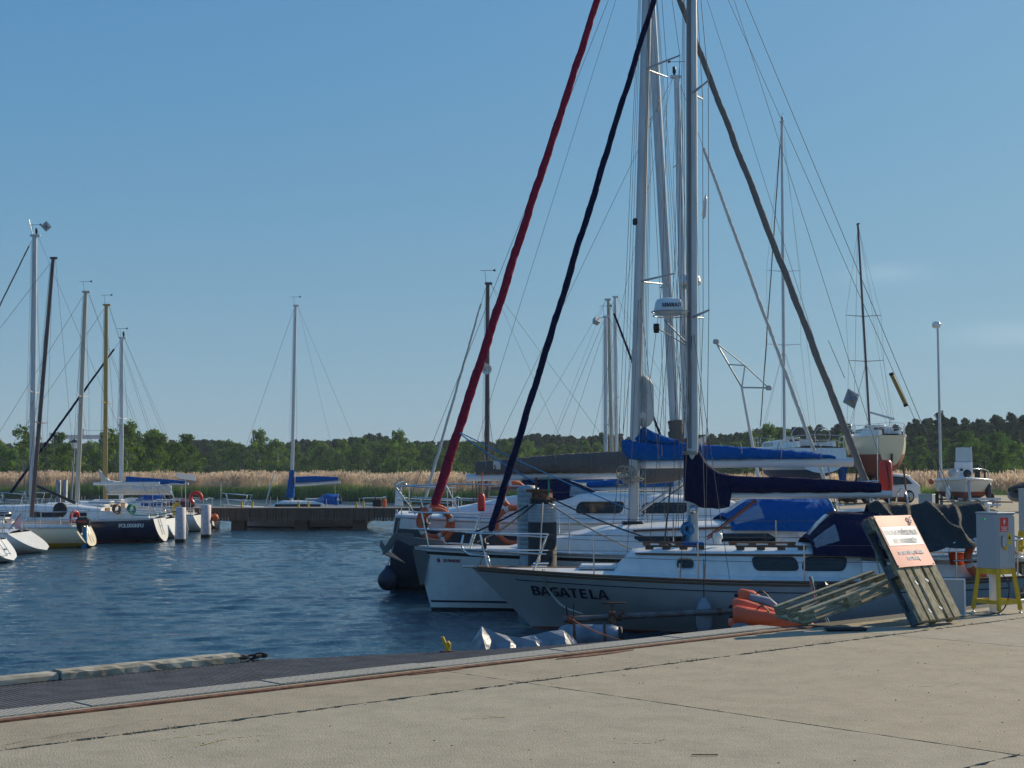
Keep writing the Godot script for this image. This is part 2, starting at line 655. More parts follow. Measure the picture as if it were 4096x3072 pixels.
func rail_run(root, h: Hull, xs, up, r, side, called, matl := "steel"):
	var pts = []
	for x in xs: pts.append(h.edge(x, 0.96, side, up))
	return part(root, called, Sh.new().tube(pts, r, 5), M[matl])


func sailboat(d) -> Node3D:
	var root = thing(d.get("name", "sailboat"), d.label, "sailboat", V(d.at[0], d.get("y", 0.0), d.at[1]), d.turn, d.get("group", ""))
	var h = Hull.new(d)
	d["h"] = h
	hull_parts(root, h, d)
	if d.has("cabin"):
		cabin_parts(root, h, d.cabin, d.get("cabin_mat", "gel"), d.get("windows", []), d.get("round", 0.35))
	# cockpit: coamings, a well and seats
	if d.has("cockpit"):
		var a: float = d.cockpit[0]
		var b: float = d.cockpit[1]
		for side in [-1, 1]:
			var rows = []
			for i in 7:
				var x = lerpf(a, b, i / 6.0)
				var w: float = h.half((x + h.L) / h.L) * 0.66
				var hh = lerpf(d.cockpit[2], d.cockpit[3], i / 6.0)
				var y: float = h.deck(x, 0.6) - 0.02
				rows.append([V(x, y, side * (w + 0.10)), V(x, y + hh, side * (w + 0.05)), V(x, y + hh, side * (w - 0.06)), V(x, y - 0.15, side * (w - 0.10))])
			var s = Sh.new()
			s.grid(rows, false, false)
			s.fan(rows[0]); s.fan(rows[-1])
			part(root, "coaming", s, M[d.get("cabin_mat", "gel")])
		var well = Sh.new()
		well.cbox(V((a + b) / 2, h.deck((a + b) / 2) + 0.02, 0), V(absf(a - b) * 0.9, 0.03, h.B * 0.36), 0.01)
		part(root, "cockpit_grating", well, M.teak)
		part(root, "companionway", Sh.new().cbox(V(d.cabin[-1][0] - 0.02, h.deck(d.cabin[-1][0]) + d.cabin[-1][2] * 0.5, 0), V(0.04, d.cabin[-1][2] * 0.8, 0.5), 0.01), M.teak)
		part(root, "sliding_hatch", Sh.new().cbox(V(d.cabin[-1][0] + 0.4, h.deck(d.cabin[-1][0]) + d.cabin[-1][2] * 1.08 + 0.02, 0), V(0.8, 0.06, 0.62), 0.02), M.gel)
	if d.has("mast"):
		var mb: Vector3 = d.mast[0]
		var mt: Vector3 = d.mast[1]
		var r: float = d.get("mast_r", 0.075)
		var mm = M[d.get("mast_mat", "mast")]
		var m = part(root, "mast", Sh.new().tube([mb, mb.lerp(mt, 0.35), mb.lerp(mt, 0.7), mt], [r, r, r * 0.97, r * 0.85], 12, null, 0.68, Vector3.RIGHT), mm)
		part(m, "masthead", Sh.new().cbox(mt + V(-0.02, 0.03, 0), V(r * 3.4, 0.07, r * 1.4), 0.015), mm)
		if d.get("tophat", true):
			part(m, "tricolour_light", Sh.new().lathe([[0.0, 0.05], [0.03, 0.05], [0.03, 0.10], [0.045, 0.11], [0.045, 0.26], [0.0, 0.27]], 10, Transform3D(Basis(), mt + V(-0.06, 0.02, 0))), M.black)
		if d.get("vane", true):
			var vn = Sh.new()
			vn.tube([mt + V(0.05, 0.05, 0), mt + V(0.09, 0.4, 0)], 0.006, 4)
			vn.tube([mt + V(-0.12, 0.41, 0), mt + V(0.22, 0.41, 0.03)], 0.007, 4)
			vn.plate([mt + V(-0.12, 0.41, 0), mt + V(-0.22, 0.46, 0), mt + V(-0.22, 0.37, 0)], V(0, 0, 0.004))
			part(m, "wind_vane", vn, M.wire)
		var wr: float = d.get("wire_r", 0.0045)
		var cap: Vector3 = mb.lerp(mt, d.get("rig", 0.985))
		var chain: float = d.get("chain_x", mb.x - 0.1)
		var wide: float = h.half((chain + h.L) / h.L) * 0.93
		var tips = {-1: [], 1: []}
		for k in d.get("spreaders", [0.5]):
			var p = mb.lerp(mt, k)
			for side in [-1, 1]:
				var tip: Vector3 = p + V(-0.06 - 0.1 * d.get("sweep", 0.0), 0.05, side * wide * d.get("sp_len", 0.62))
				part(root, "spreader", Sh.new().tube([p, tip], 0.022, 6, 0.014), mm)
				tips[side].append(tip)
		for side in [-1, 1]:
			var foot: Vector3 = h.edge(chain, 0.93, side)
			wire(root, "shroud", [foot] + tips[side] + [cap], wr, M.wire, 4)
			if tips[side].size():
				var lowp = mb.lerp(mt, d.get("spreaders", [0.5])[0] - 0.01)
				wire(root, "shroud", [h.edge(chain - 0.35, 0.93, side), lowp], wr, M.wire, 4)
				wire(root, "shroud", [h.edge(chain + 0.35, 0.93, side), lowp], wr, M.wire, 4)
		var bow = V(d.get("stay_x", -0.12), h.deck(-0.12) + 0.03, 0)
		var fs: Vector3 = mb.lerp(mt, d.get("fore", 0.985)) + V(r, 0, 0)
		if d.has("furl"):
			var k: float = d.get("furl_lo", 0.07)
			part(root, "furled_sail", furl_shape(bow.lerp(fs, k), bow.lerp(fs, d.get("furl_hi", 0.95)), d.furl[0], d.furl[1], int(absf(mb.x * 100))), M[d.furl[2]])
			part(root, "furling_drum", Sh.new().lathe([[0.0, 0.0], [0.075, 0.0], [0.075, 0.02], [0.04, 0.03], [0.04, 0.10], [0.075, 0.11], [0.075, 0.13], [0.02, 0.14], [0.02, 0.2], [0.0, 0.2]], 12, Transform3D(Basis(), bow.lerp(fs, 0.02))), M.black)
		wire(root, "forestay", [bow, fs], wr * 1.3, M.wire, 4)
		if d.get("backstay", true):
			var bs = V(-h.L + 0.12, h.deck(-h.L) + 0.02, 0)
			if d.has("back_x"): bs = V(d.back_x, h.deck(d.back_x), 0)
			wire(root, "backstay", [bs, mt + V(-r, 0.03, 0)], wr, M.wire, 4)
		for k in d.get("halyards", 2):
			wire(root, "halyard", [mb + V(r * (1.5 + k), 0.2, 0.05 - 0.12 * k), mt.lerp(mb, 0.02) + V(r * 1.1, 0, 0)], wr * 0.8, M.wire, 4)
	if d.has("boom"):
		var b0: Vector3 = d.boom[0]
		var b1: Vector3 = d.boom[1]
		part(root, "boom", Sh.new().tube([b0, b1], d.get("boom_r", 0.055), 10, null, 0.8), M[d.get("boom_mat", "mast_white")])
		if d.has("mast"):
			wire(root, "topping_lift", [b1, d.mast[1] + V(-0.1, 0, 0)], d.get("wire_r", 0.0045) * 0.8, M.wire, 4)
			wire(root, "mainsheet", [b1.lerp(b0, 0.12), V(b1.x + 0.2, h.deck(b1.x) + 0.05, 0)], 0.012, M.rope, 5)
	if d.has("cover"):
		part(root, "sail_cover", sail_cover(d.cover, d.get("wobble", 0.012), int(d.at[1] * -3)), M[d.cover_mat])
	# rails
	var rh: float = d.get("rail_h", 0.55)
	if d.get("pulpit", true):
		for up in [rh, rh * 0.52]:
			var f = 0.1 if up == rh else 0.02
			part(root, "pulpit", Sh.new().tube(curve([h.edge(-1.15, 0.96, -1, up), h.edge(-0.5, 0.95, -1, up), V(f, h.deck(0.0) + up, 0), h.edge(-0.5, 0.95, 1, up), h.edge(-1.15, 0.96, 1, up)], 6), 0.013, 6), M.steel)
		for side in [-1, 1]:
			part(root, "pulpit_leg", Sh.new().tube([h.edge(-0.25, 0.8, side), h.edge(-0.12, 0.8, side, rh)], 0.013, 6), M.steel)
			part(root, "pulpit_leg", Sh.new().tube([h.edge(-0.95, 0.92, side), h.edge(-1.15, 0.96, side, rh)], 0.013, 6), M.steel)
	if d.get("pushpit", true):
		var x0: float = -h.L + 0.08
		for up in [rh, rh * 0.52]:
			part(root, "pushpit", Sh.new().tube(curve([h.edge(x0 + 1.0, 0.96, -1, up), h.edge(x0, 0.94, -1, up), h.edge(x0 - 0.02, 0.4, -1, up), h.edge(x0 - 0.02, 0.4, 1, up), h.edge(x0, 0.94, 1, up), h.edge(x0 + 1.0, 0.96, 1, up)], 5), 0.013, 6), M.steel)
		for side in [-1, 1]:
			for xx in [x0 + 0.03, x0 + 0.95]:
				part(root, "pushpit_leg", Sh.new().tube([h.edge(xx, 0.95, side), h.edge(xx, 0.95, side, rh)], 0.013, 6), M.steel)
	if d.get("lifelines", true):
		var xs = [-1.15]
		for x in d.get("stanchions", []): xs.append(x)
		xs.append(-h.L + 1.08)
		for side in [-1, 1]:
			for i in range(1, xs.size() - 1):
				part(root, "stanchion", Sh.new().tube([h.edge(xs[i], 0.96, side), h.edge(xs[i], 0.96, side, rh)], 0.012, 6), M.steel)
			for up in [rh - 0.015, rh * 0.52]:
				rail_run(root, h, xs, up, 0.004, side, "lifeline", "wire")
	if d.has("hood"):
		sprayhood(root, d.hood, M[d.hood_mat])
	return root


func sprayhood(root, q, canvas):        # q: front x, front y, top-front x, top y, back x, back y, half width, base y
	var mk = func(x, y, w, base, lean):
		var row = []
		for i in 13:
			var a = PI * i / 12.0
			var k = pow(sin(a), 0.72)
			row.append(V(x + lean * (1.0 - k), base + (y - base) * k, -cos(a) * w))
		return row
	var rows = [mk.call(q[0], q[1], q[6] * 0.92, q[7], 0.0), mk.call(lerpf(q[0], q[2], 0.5), lerpf(q[1], q[3], 0.55), q[6] * 0.96, q[7], -0.05), mk.call(q[2], q[3], q[6], q[7], -0.1), mk.call(lerpf(q[2], q[4], 0.5), lerpf(q[3], q[5], 0.5) - 0.01, q[6], q[7] - 0.02, -0.1), mk.call(q[4], q[5], q[6], q[7] - 0.04, -0.05)]
	var s = Sh.new()
	s.grid(rows)
	var c = part(root, "sprayhood", s, canvas)
	for e in [[1, 4], [5, 8], [9, 12]]:      # clear panels in the front and the sides
		var g = Sh.new()
		var pr = []
		for k in [0.12, 0.5, 0.85]:
			var row = []
			for j in range(e[0], e[1]):
				var a: Vector3 = rows[0][j].lerp(rows[2][j], k)
				var m: Vector3 = rows[1][j]
				var p: Vector3 = rows[0][j].lerp(m, k * 2.0) if k <= 0.5 else m.lerp(rows[2][j], k * 2.0 - 1.0)
				row.append(p + (p - V(q[4], q[7], 0)).normalized() * 0.012)
			pr.append(row)
		g.grid(pr)
		part(c, "clear_panel", g, M.vinyl)
	var hp = []
	for p in rows[4]: hp.append(p)
	part(c, "hoop", Sh.new().tube(hp, 0.013, 5), M.steel)


func lifebuoy(label, at: Vector3, basis: Basis, R, r, colour, group := "", full := true, cat := "lifebuoy"):
	var t = thing("lifebuoy", label, cat, at, 0.0, group)
	t.transform = Transform3D(basis, at)
	part(t, "ring", Sh.new().torus(Vector3.ZERO, Basis(), R, r, 28, 10, 0.0 if full else -0.25 * PI, TAU if full else 1.25 * PI), M[colour])
	if full:
		for k in 4:
			var w = TAU * k / 4.0 + 0.4
			part(t, "band", Sh.new().torus(Vector3.ZERO, Basis(), R, r * 1.05, 4, 10, w - 0.12, w + 0.12), M.white_sail)
	return t


func fender(label, at: Vector3, length, r, matl, group := "", hang := 0.4):
	var t = thing("fender", label, "fender", at, 0.0, group)
	var hh: float = length / 2.0
	part(t, "body", Sh.new().lathe([[0.0, -hh], [0.35 * r, -hh], [0.4 * r, -hh + 0.03], [0.85 * r, -hh + 0.1], [r, -hh + 0.18], [r, hh - 0.18], [0.85 * r, hh - 0.1], [0.4 * r, hh - 0.03], [0.35 * r, hh], [0.0, hh]], 16), matl)
	wire(t, "line", [V(0, hh, 0), V(0, hh + hang, 0.03)], 0.007, M.rope_dark)
	return t


func radome(parent, at: Vector3, R):
	var r = part(parent, "radome", Sh.new().lathe([[0.0, -0.08 * R / 0.25], [R * 0.5, -0.1], [R * 0.9, -0.08], [R, -0.03], [R, 0.0], [R * 0.96, 0.02], [R * 0.9, 0.10], [R * 0.8, 0.15], [R * 0.5, 0.17], [0.0, 0.175]], 24, Transform3D(Basis(), at)), M.gel)
	return r


func hull_letters(root, h: Hull, text, x0, y0, y1, height, side, matl, advance, serif := false):
	# one letter after another along the skin of the hull
	var x: float = x0
	var n: int = text.length()
	for i in n:
		var ch: String = text[i]
		var w: float = advance * (0.55 if ch in "1I" else 1.0)
		if ch != " ":
			var y: float = lerpf(y0, y1, float(i) / maxi(n - 1, 1))
			var dirx: float = 1.0 if side > 0 else -1.0
			var a: Vector3 = h.at(x, y, side)
			var b: Vector3 = h.at(x + dirx * w, y, side)
			var c: Vector3 = h.at(x + dirx * w * 0.5, y + height, side)
			var ex = (b - a).normalized()
			var ez = ex.cross((c - a.lerp(b, 0.5)).normalized()).normalized()
			var ey = ez.cross(ex)
			lettering(root, "letter", ch, height, matl, Transform3D(Basis(ex, ey, ez), a.lerp(b, 0.5) + ey * height * 0.5 + ez * 0.012), true, serif, 0.004, 1.12)
		x += (1.0 if side > 0 else -1.0) * w


func grey_sloop():
	var d = {
		"label": "grey-hulled sloop lettered BAGATELA with navy sail cover, moored by the quay", "at": [-0.61, -23.5], "turn": 177.0,
		"L": 8.1, "B": 2.75, "fb": 0.92, "fm": 0.80, "fs": 0.86, "ob": 0.95, "os": 0.35, "dr": 0.35, "drs": 0.02, "tb": 0.62, "q": 1.9,
		"hull": "silver_hull", "bottom": "red_bottom", "rail": "teak", "rail_r": 0.022, "wl": 0.045,
		"bands": [[-7.9, -0.55, 0.125, 0.140, true, "navy_line"], [-7.9, -0.05, 0.012, 0.045, true, "teak"]],
		"cabin": [[-2.15, 0.42, 0.0], [-2.45, 0.55, 0.30], [-2.9, 0.68, 0.345], [-4.0, 0.82, 0.36], [-5.3, 0.86, 0.37], [-5.75, 0.86, 0.33]],
		"windows": [[-3.08, -3.33, 0.975, 1.105, 0.0, M.steel], [-4.20, -4.82, 0.965, 1.135, 0.25], [-4.92, -5.52, 0.965, 1.135, -0.25]],
		"cockpit": [-5.75, -7.6, 0.25, 0.14],
		"mast": [V(-3.36, 1.28, 0), V(-3.41, 11.5, 0)], "mast_r": 0.088, "spreaders": [0.34, 0.68], "sp_len": 0.5, "sweep": 1.5, "furl": [0.056, 0.042, "navy_canvas"], "furl_lo": 0.05, "furl_hi": 0.93, "wire_r": 0.0048,
		"boom": [V(-3.45, 2.03, 0), V(-6.36, 2.05, 0)], "boom_r": 0.058, "halyards": 3, "back_x": -7.7,
		"cover": [[-3.24, 2.72, 1.95, 0.10], [-3.46, 2.74, 1.86, 0.125], [-3.58, 2.52, 1.83, 0.12], [-3.74, 2.40, 1.83, 0.11], [-3.92, 2.345, 1.85, 0.10], [-3.95, 2.34, 2.07, 0.10], [-4.8, 2.31, 2.07, 0.10], [-5.6, 2.27, 2.075, 0.09], [-6.2, 2.23, 2.08, 0.075]], "cover_mat": "navy_canvas", "wobble": 0.022,
		"hood": [-5.05, 1.40, -5.45, 1.80, -6.12, 1.80, 0.92, 1.17], "hood_mat": "navy_canvas",
		"rail_h": 0.53, "stanchions": [-1.86, -3.36, -4.86, -6.2],
	}
	var o = sailboat(d)
	var h: Hull = d.h
	hull_letters(o, h, "BAGATELA", -0.94, 0.54, 0.512, 0.172, -1, M.navy_line, 0.143)
	# handrails and rubbing strips on the coachroof
	for side in [-1, 1]:
		for e in [[-2.62, -3.5], [-3.95, -5.0]]:
			var s = Sh.new()
			var y: float = h.deck(-3.5, 0.6) + 0.355
			s.cbox(V((e[0] + e[1]) / 2, y + 0.05, side * 0.60), V(absf(e[0] - e[1]), 0.03, 0.03), 0.008)
			for k in 4:
				s.cbox(V(lerpf(e[0], e[1], (k + 0.25) / 3.5), y + 0.018, side * 0.60), V(0.12, 0.04, 0.028), 0.006)
			part(o, "handrail", s, M.teak)
		var pts = []
		for i in 16:
			var x = lerpf(-2.48, -5.5, i / 15.0)
			pts.append(cabin_side(h, d.cabin, x, 1.175, side, 0.008))
		part(o, "rubbing_strip", Sh.new().tube(pts, 0.016, 5), M.teak)
	var ht = part(o, "deck_hatch", Sh.new().cbox(V(-1.93, h.deck(-1.93) + 0.035, 0), V(0.56, 0.05, 0.52), 0.02), M.gel)
	part(ht, "hatch_frame", Sh.new().cbox(V(-1.93, h.deck(-1.93) + 0.012, 0), V(0.60, 0.03, 0.56), 0.01), M.mast)
	part(o, "bow_fitting", Sh.new().cbox(V(0.02, h.deck(-0.05) + 0.01, 0), V(0.26, 0.03, 0.12), 0.008), M.steel)
	part(o, "bow_roller", Sh.new().tube(curve([V(-0.28, h.deck(-0.3) + 0.02, -0.06), V(-0.24, 1.10, -0.06), V(-0.1, 1.12, -0.05), V(0.06, 1.14, -0.04), V(0.16, 1.25, 0), V(0.14, 1.42, 0.05)], 5), 0.017, 7), M.steel)
	for side in [-1, 1]:
		part(o, "mooring_cleat", Sh.new().tube([V(-0.92, h.deck(-0.9) + 0.05, side * 0.33), V(-1.16, h.deck(-1.1) + 0.05, side * 0.37)], 0.016, 6), M.steel)
		wire(o, "tensioner", [h.edge(-3.45, 0.93, side), h.edge(-3.45, 0.93, side, 0.22)], 0.011, M.steel)
		wire(o, "tensioner", [h.edge(-3.1, 0.93, side), h.edge(-3.1, 0.93, side, 0.22)], 0.011, M.steel)
	part(o, "ventilator", Sh.new().lathe([[0.0, 0.0], [0.06, 0.0], [0.05, 0.06], [0.075, 0.10], [0.07, 0.17], [0.0, 0.18]], 12, Transform3D(Basis(), V(-3.72, 1.30, -0.25))), M.gel)
	part(o, "vang", Sh.new().tube([V(-3.58, 1.40, 0), V(-4.32, 1.97, 0)], 0.016, 5).tube([V(-3.58, 1.36, 0.02), V(-4.34, 1.95, 0.02)], 0.010, 4), M.rope_brown)
	for i in 5:
		part(o, "halyard_coil", Sh.new().torus(V(-3.30 + 0.03 * (i % 3), 1.52 + 0.03 * (i % 2), -0.10 + 0.05 * i), Basis(Vector3.UP, 0.4 * i), 0.075, 0.018, 14, 6).tube([V(-3.31, 1.74, -0.08 + 0.04 * i), V(-3.30 + 0.02 * i, 1.34, -0.10 + 0.05 * i)], 0.013, 5), M.rope_blue if i < 3 else M.rope_dark)
	part(o, "mast_step", Sh.new().cbox(V(-3.36, 1.30, 0), V(0.34, 0.05, 0.26), 0.015), M.blue_canvas)
	part(o, "winch", Sh.new().lathe([[0.0, 0.0], [0.07, 0.0], [0.05, 0.03], [0.045, 0.08], [0.06, 0.11], [0.0, 0.12]], 12, Transform3D(Basis(Vector3.RIGHT, -PI / 2), V(-3.36, 1.82, -0.07))), M.steel)
	for k in 3:
		part(o, "cover_tie", Sh.new().torus(V(-3.34, 2.70 - 0.02 * k, 0), Basis(Vector3.RIGHT, PI / 2), 0.115, 0.008, 16, 5), M.rope)
	var rd = radome(o, V(-3.02, 4.88, 0), 0.23)
	lettering(rd, "letters", "SIMRAD", 0.055, M.navy_line, Transform3D(Basis(V(-1, 0, 0), Vector3.UP, V(0, 0, -1)), V(-3.05, 4.93, -0.222)), true, false, 0.02)
	part(o, "radome_guard", Sh.new().torus(V(-3.05, 4.84, 0), Basis(Vector3.RIGHT, PI / 2), 0.29, 0.011, 24, 6).torus(V(-3.05, 4.78, 0), Basis(Vector3.RIGHT, PI / 2), 0.27, 0.009, 24, 6).tube([V(-3.30, 4.82, 0.08), V(-3.37, 4.78, 0)], 0.014, 5).tube([V(-3.3, 4.35, 0), V(-2.95, 4.72, 0)], 0.012, 5), M.galv)
	var dl = part(o, "deck_light", Sh.new().lathe([[0, 0], [0.04, 0.0], [0.05, 0.08], [0.045, 0.14], [0, 0.14]], 12, Transform3D(Basis(), V(-2.83, 4.52, 0))), M.black)
	part(dl, "bracket", Sh.new().tube([V(-2.83, 4.6, 0), V(-3.3, 4.32, 0)], 0.01, 4), M.galv)
	part(o, "mast_block", Sh.new().lathe([[0, -0.18], [0.035, -0.12], [0.03, 0.1], [0.012, 0.2], [0, 0.2]], 8, Transform3D(Basis(Vector3.BACK, 0.1), V(-3.58, 6.45, 0))), M.gel)
	for k in 4:
		wire(o, "mast_line", [V(-3.28 - 0.02 * k, 2.75, -0.075), V(-3.33 - 0.02 * k, 11.3, -0.06)], 0.0045, [M.rope, M.rope_dark, M.wire, M.rope_brown][k], 4)
	wire(o, "flag_halyard", [V(-3.5, 1.6, -0.7), V(-3.40, 8.2, -0.3)], 0.003, M.rope, 4)
	# gear on deck
	wire(o, "boat_hook", [V(-2.92, 1.34, -0.35), V(-3.03, 2.22, -0.1)], 0.014, M.teak)
	wire(o, "fender_line", [h.edge(-4.86 - 1.0, 0.97, -1, 0.5), h.edge(-6.0, 1.0, -1, -0.2)], 0.009, M.rope)
	var l = [h.edge(-1.12, 0.9, -1, 0.04), h.at(-1.12, 0.80, -1) + V(0, 0, -0.02), h.at(-1.2, 0.62, -1) + V(0, 0, -0.06), V(-1.42, 0.46, -1.25), V(-1.70, 0.42, -2.0)]
	for k in 2:
		var q = []
		for p in l: q.append(p + V(0.025 * k, 0.0, 0.015 * k))
		wire(o, "bow_line", curve(q, 4), 0.010, M.rope)
	return d


func white_cruiser():
	var d = {
		"label": "white cruising yacht with red furled headsail and bright blue sail cover", "at": [-1.69, -26.6], "turn": 182.5,
		"L": 9.9, "B": 3.1, "fb": 1.08, "fm": 0.97, "fs": 0.98, "ob": 0.30, "os": -0.5, "dr": 0.4, "drs": 0.0, "tb": 0.78, "q": 2.3,
		"hull": "gel", "bottom": "black", "rail": "mast", "wl": 0.05,
		"bands": [[-9.8, -0.12, 0.05, 0.105, true, "black"], [-9.6, -0.03, 0.14, 0.175, false, "navy_line"], [-9.8, -0.05, 0.0, 0.022, true, "mast"]],
		"cabin": [[-1.6, 0.35, 0.0], [-2.3, 0.65, 0.16], [-3.3, 0.88, 0.36], [-4.6, 1.02, 0.43], [-6.2, 1.05, 0.50], [-6.5, 1.03, 0.46]],
		"windows": [[-3.75, -4.65, 1.22, 1.31, 0.9, false], [-5.05, -6.05, 1.22, 1.355, 0.9, false]], "round": 0.2,
		"cockpit": [-6.5, -9.4, 0.28, 0.2],
		"mast": [V(-3.80, 1.45, 0), V(-4.19, 13.7, 0)], "mast_r": 0.092, "spreaders": [0.35, 0.66], "sp_len": 0.55, "sweep": 4.5, "furl": [0.084, 0.052, "red_furl"], "furl_lo": 0.055, "furl_hi": 0.96, "wire_r": 0.0048,
		"boom": [V(-3.92, 2.53, 0), V(-7.70, 2.56, 0)], "boom_r": 0.085, "halyards": 3,
		"cover": [[-3.62, 2.96, 2.76, 0.09], [-3.72, 2.96, 2.62, 0.13], [-3.85, 2.95, 2.58, 0.14], [-4.78, 2.89, 2.60, 0.14], [-5.8, 2.82, 2.61, 0.13], [-6.8, 2.76, 2.62, 0.11], [-7.38, 2.68, 2.63, 0.07]], "cover_mat": "blue_canvas", "wobble": 0.03,
		"hood": [-5.35, 1.62, -5.95, 2.02, -7.1, 2.0, 1.08, 1.40], "hood_mat": "blue_canvas",
		"rail_h": 0.6, "stanchions": [-2.6, -4.3, -6.0, -7.6],
	}
	var o = sailboat(d)
	var h: Hull = d.h
	# bow armour, roller and plough anchor
	part(o, "stem_plate", Sh.new().plate([V(0.04, 1.06, -0.035), V(-0.30, 1.02, -0.13), V(-0.22, 0.80, -0.10), V(-0.17, 0.45, -0.06), V(-0.10, 0.44, -0.03)], V(0, 0, -0.012)), M.galv_dark)
	part(o, "anchor_roller", Sh.new().plate([V(-0.55, 1.13, -0.06), V(0.08, 1.12, -0.06), V(0.30, 1.22, -0.06), V(0.26, 1.29, -0.06), V(0.05, 1.26, -0.06), V(-0.5, 1.20, -0.06)], V(0, 0, 0.12)), M.galv_dark)
	var an = part(o, "anchor", Sh.new().plate([V(0.02, 1.32, -0.015), V(0.36, 1.33, -0.015), V(0.50, 1.12, -0.015), V(0.56, 0.96, -0.015), V(0.48, 0.96, -0.015), V(0.40, 1.12, -0.015), V(0.30, 1.25, -0.015), V(0.02, 1.25, -0.015)], V(0, 0, 0.03)), M.galv_dark)
	part(an, "fluke", Sh.new().plate([V(0.58, 1.22, 0.0), V(0.60, 1.12, -0.04), V(0.50, 0.97, -0.08), V(0.16, 0.82, 0.0), V(0.44, 1.02, 0.04)], V(0.0, -0.02, 0.012)), M.galv_dark)
	for c in [-1, 1]:
		wire(o, "bow_chain", [V(-0.5, 1.16, 0.05 * c), V(-1.2, h.deck(-1.2) + 0.02, 0.03 * c)], 0.012, M.galv)
	hull_letters(o, h, "JEANNEAU", -0.50, 0.85, 0.85, 0.05, -1, M.red_furl, 0.037, true)
	var star = Sh.new()
	for k in 4:
		var w = PI * k / 4.0 + 0.2
		star.cbox(Vector3.ZERO, V(0.085, 0.012, 0.004), 0.0, Basis(Vector3.BACK, w))
	var sp: Vector3 = h.at(-0.42, 0.875, -1)
	part(o, "emblem", star, M.red_furl).transform = Transform3D(Basis(Vector3.UP, 0.28), sp + V(0, 0, -0.016))
	for side in [-1, 1]:
		var pts = []
		for i in 14:
			var x = lerpf(-3.7, -6.3, i / 13.0)
			pts.append(cabin_side(h, d.cabin, x, h.deck(x, 0.6) + cabin_at(d.cabin, x)[1] * 0.86, side, 0.012))
		part(o, "handrail", Sh.new().tube(pts, 0.02, 5), M.teak)
		part(o, "steering_wheel", Sh.new().torus(V(-8.4, 1.75, side * 0.55), Basis(Vector3.UP, PI / 2), 0.36, 0.014, 28, 6), M.steel)
	part(o, "vang", Sh.new().tube([V(-3.92, 1.70, 0), V(-5.0, 2.46, 0)], 0.026, 8), M.galv)
	part(o, "vang_line", Sh.new().tube([V(-3.95, 1.62, 0.02), V(-4.9, 2.3, 0.02)], 0.009, 4), M.rope_dark)
	part(o, "headboard_cover", sail_cover([[-3.84, 3.02, 2.93, 0.05], [-4.0, 3.18, 2.92, 0.09], [-4.2, 3.08, 2.90, 0.10], [-4.6, 2.94, 2.88, 0.08]], 0.03, 5), M.blue_canvas)
	for k in 5:
		part(o, "cover_tie", Sh.new().torus(V(-4.3 - 0.7 * k, 2.74, 0), Basis(Vector3.UP, PI / 2), 0.155, 0.007, 14, 5), M.rope)
	part(o, "headsail_bag", sail_cover([[-3.84, 2.9, 2.8, 0.02], [-3.9, 3.75, 3.25, 0.06], [-4.0, 4.1, 3.15, 0.08], [-4.12, 4.02, 3.2, 0.06], [-4.18, 3.9, 3.3, 0.02]], 0.03, 8), M.white_sail)
	for i in 14:
		part(o, "rope_tangle", Sh.new().torus(V(-3.74 + 0.12 * sin(i * 2.1), 2.30 + 0.09 * cos(i * 1.7), -0.08 + 0.03 * (i % 4)), Basis.from_euler(V(i * 0.9, i * 0.7, i * 0.5)), 0.11 + 0.02 * (i % 3), 0.011, 12, 5), M.rope)
	part(o, "mast_collar", Sh.new().cbox(V(-3.80, 1.50, 0), V(0.36, 0.06, 0.3), 0.02), M.black)
	for k in 5:
		wire(o, "mast_line", [V(-3.88 - 0.03 * k, 1.6, -0.09), V(-4.18 - 0.02 * k, 13.2, -0.06)], 0.0045, [M.rope, M.rope_dark, M.rope_blue, M.wire, M.rope][k], 4)
	part(o, "steaming_light", Sh.new().cbox(V(-3.87, 6.8, 0), V(0.09, 0.12, 0.09), 0.02), M.black)
	part(o, "winch", Sh.new().lathe([[0.0, 0.0], [0.075, 0.0], [0.055, 0.04], [0.05, 0.10], [0.07, 0.14], [0.0, 0.15]], 12, Transform3D(Basis(), V(-6.55, 1.62, -0.62))), M.steel)
	part(o, "deck_hatch", Sh.new().cbox(V(-2.7, 1.30, 0), V(0.5, 0.05, 0.5), 0.02, Basis(Vector3.BACK, -0.2)), M.dark_window)
	# radar reflector of crossed plates hung in the rigging at the stern
	var rr = thing("radar_reflector", "large grey diamond radar reflector hung in stern rigging of the yacht", "radar reflector", V(5.90, 3.66, -26.55), 25.0)
	rr.rotation_degrees.z = 20.0
	octahedron(rr, 0.19, M.cabinet)
	wire(rr, "line", [V(0, 0.38, 0), V(-0.1, 1.1, 0)], 0.006, M.rope)
	var hb = thing("horseshoe_buoy", "upright bright red buoyancy bag lashed to white yacht's stern rail", "buoyancy bag", V(6.45, 2.02, -26.4))
	part(hb, "bag", Sh.new().lathe([[0.0, 0.0], [0.09, 0.0], [0.11, 0.03], [0.115, 0.3], [0.11, 0.52], [0.08, 0.57], [0.0, 0.58]], 14), M.red)
	wire(hb, "pole", [V(-0.14, -1.0, 0), V(-0.14, 0.95, 0)], 0.011, M.steel)
	wire(hb, "strap", [V(-0.02, 0.55, 0.118), V(0.05, 0.0, 0.118)], 0.008, M.rope_dark)
	var tr = thing("tube_reflector", "yellow tubular radar reflector clipped on the grey sloop's backstay", "radar reflector", V(5.97, 3.66, -23.55))
	part(tr, "tube", Sh.new().tube([V(-0.10, 0.22, 0), V(0.10, -0.22, 0)], 0.032, 10), M.mast_wood)
	for q in [-1, 1]:
		part(tr, "end_cap", Sh.new().tube([V(0.10 * q, -0.22 * q, 0), V(0.115 * q, -0.26 * q, 0)], 0.037, 10), M.black)
	var pf = thing("ensign", "small red and white flag on a staff behind the blue boom cover", "flag", V(4.12, 2.2, -33.0))
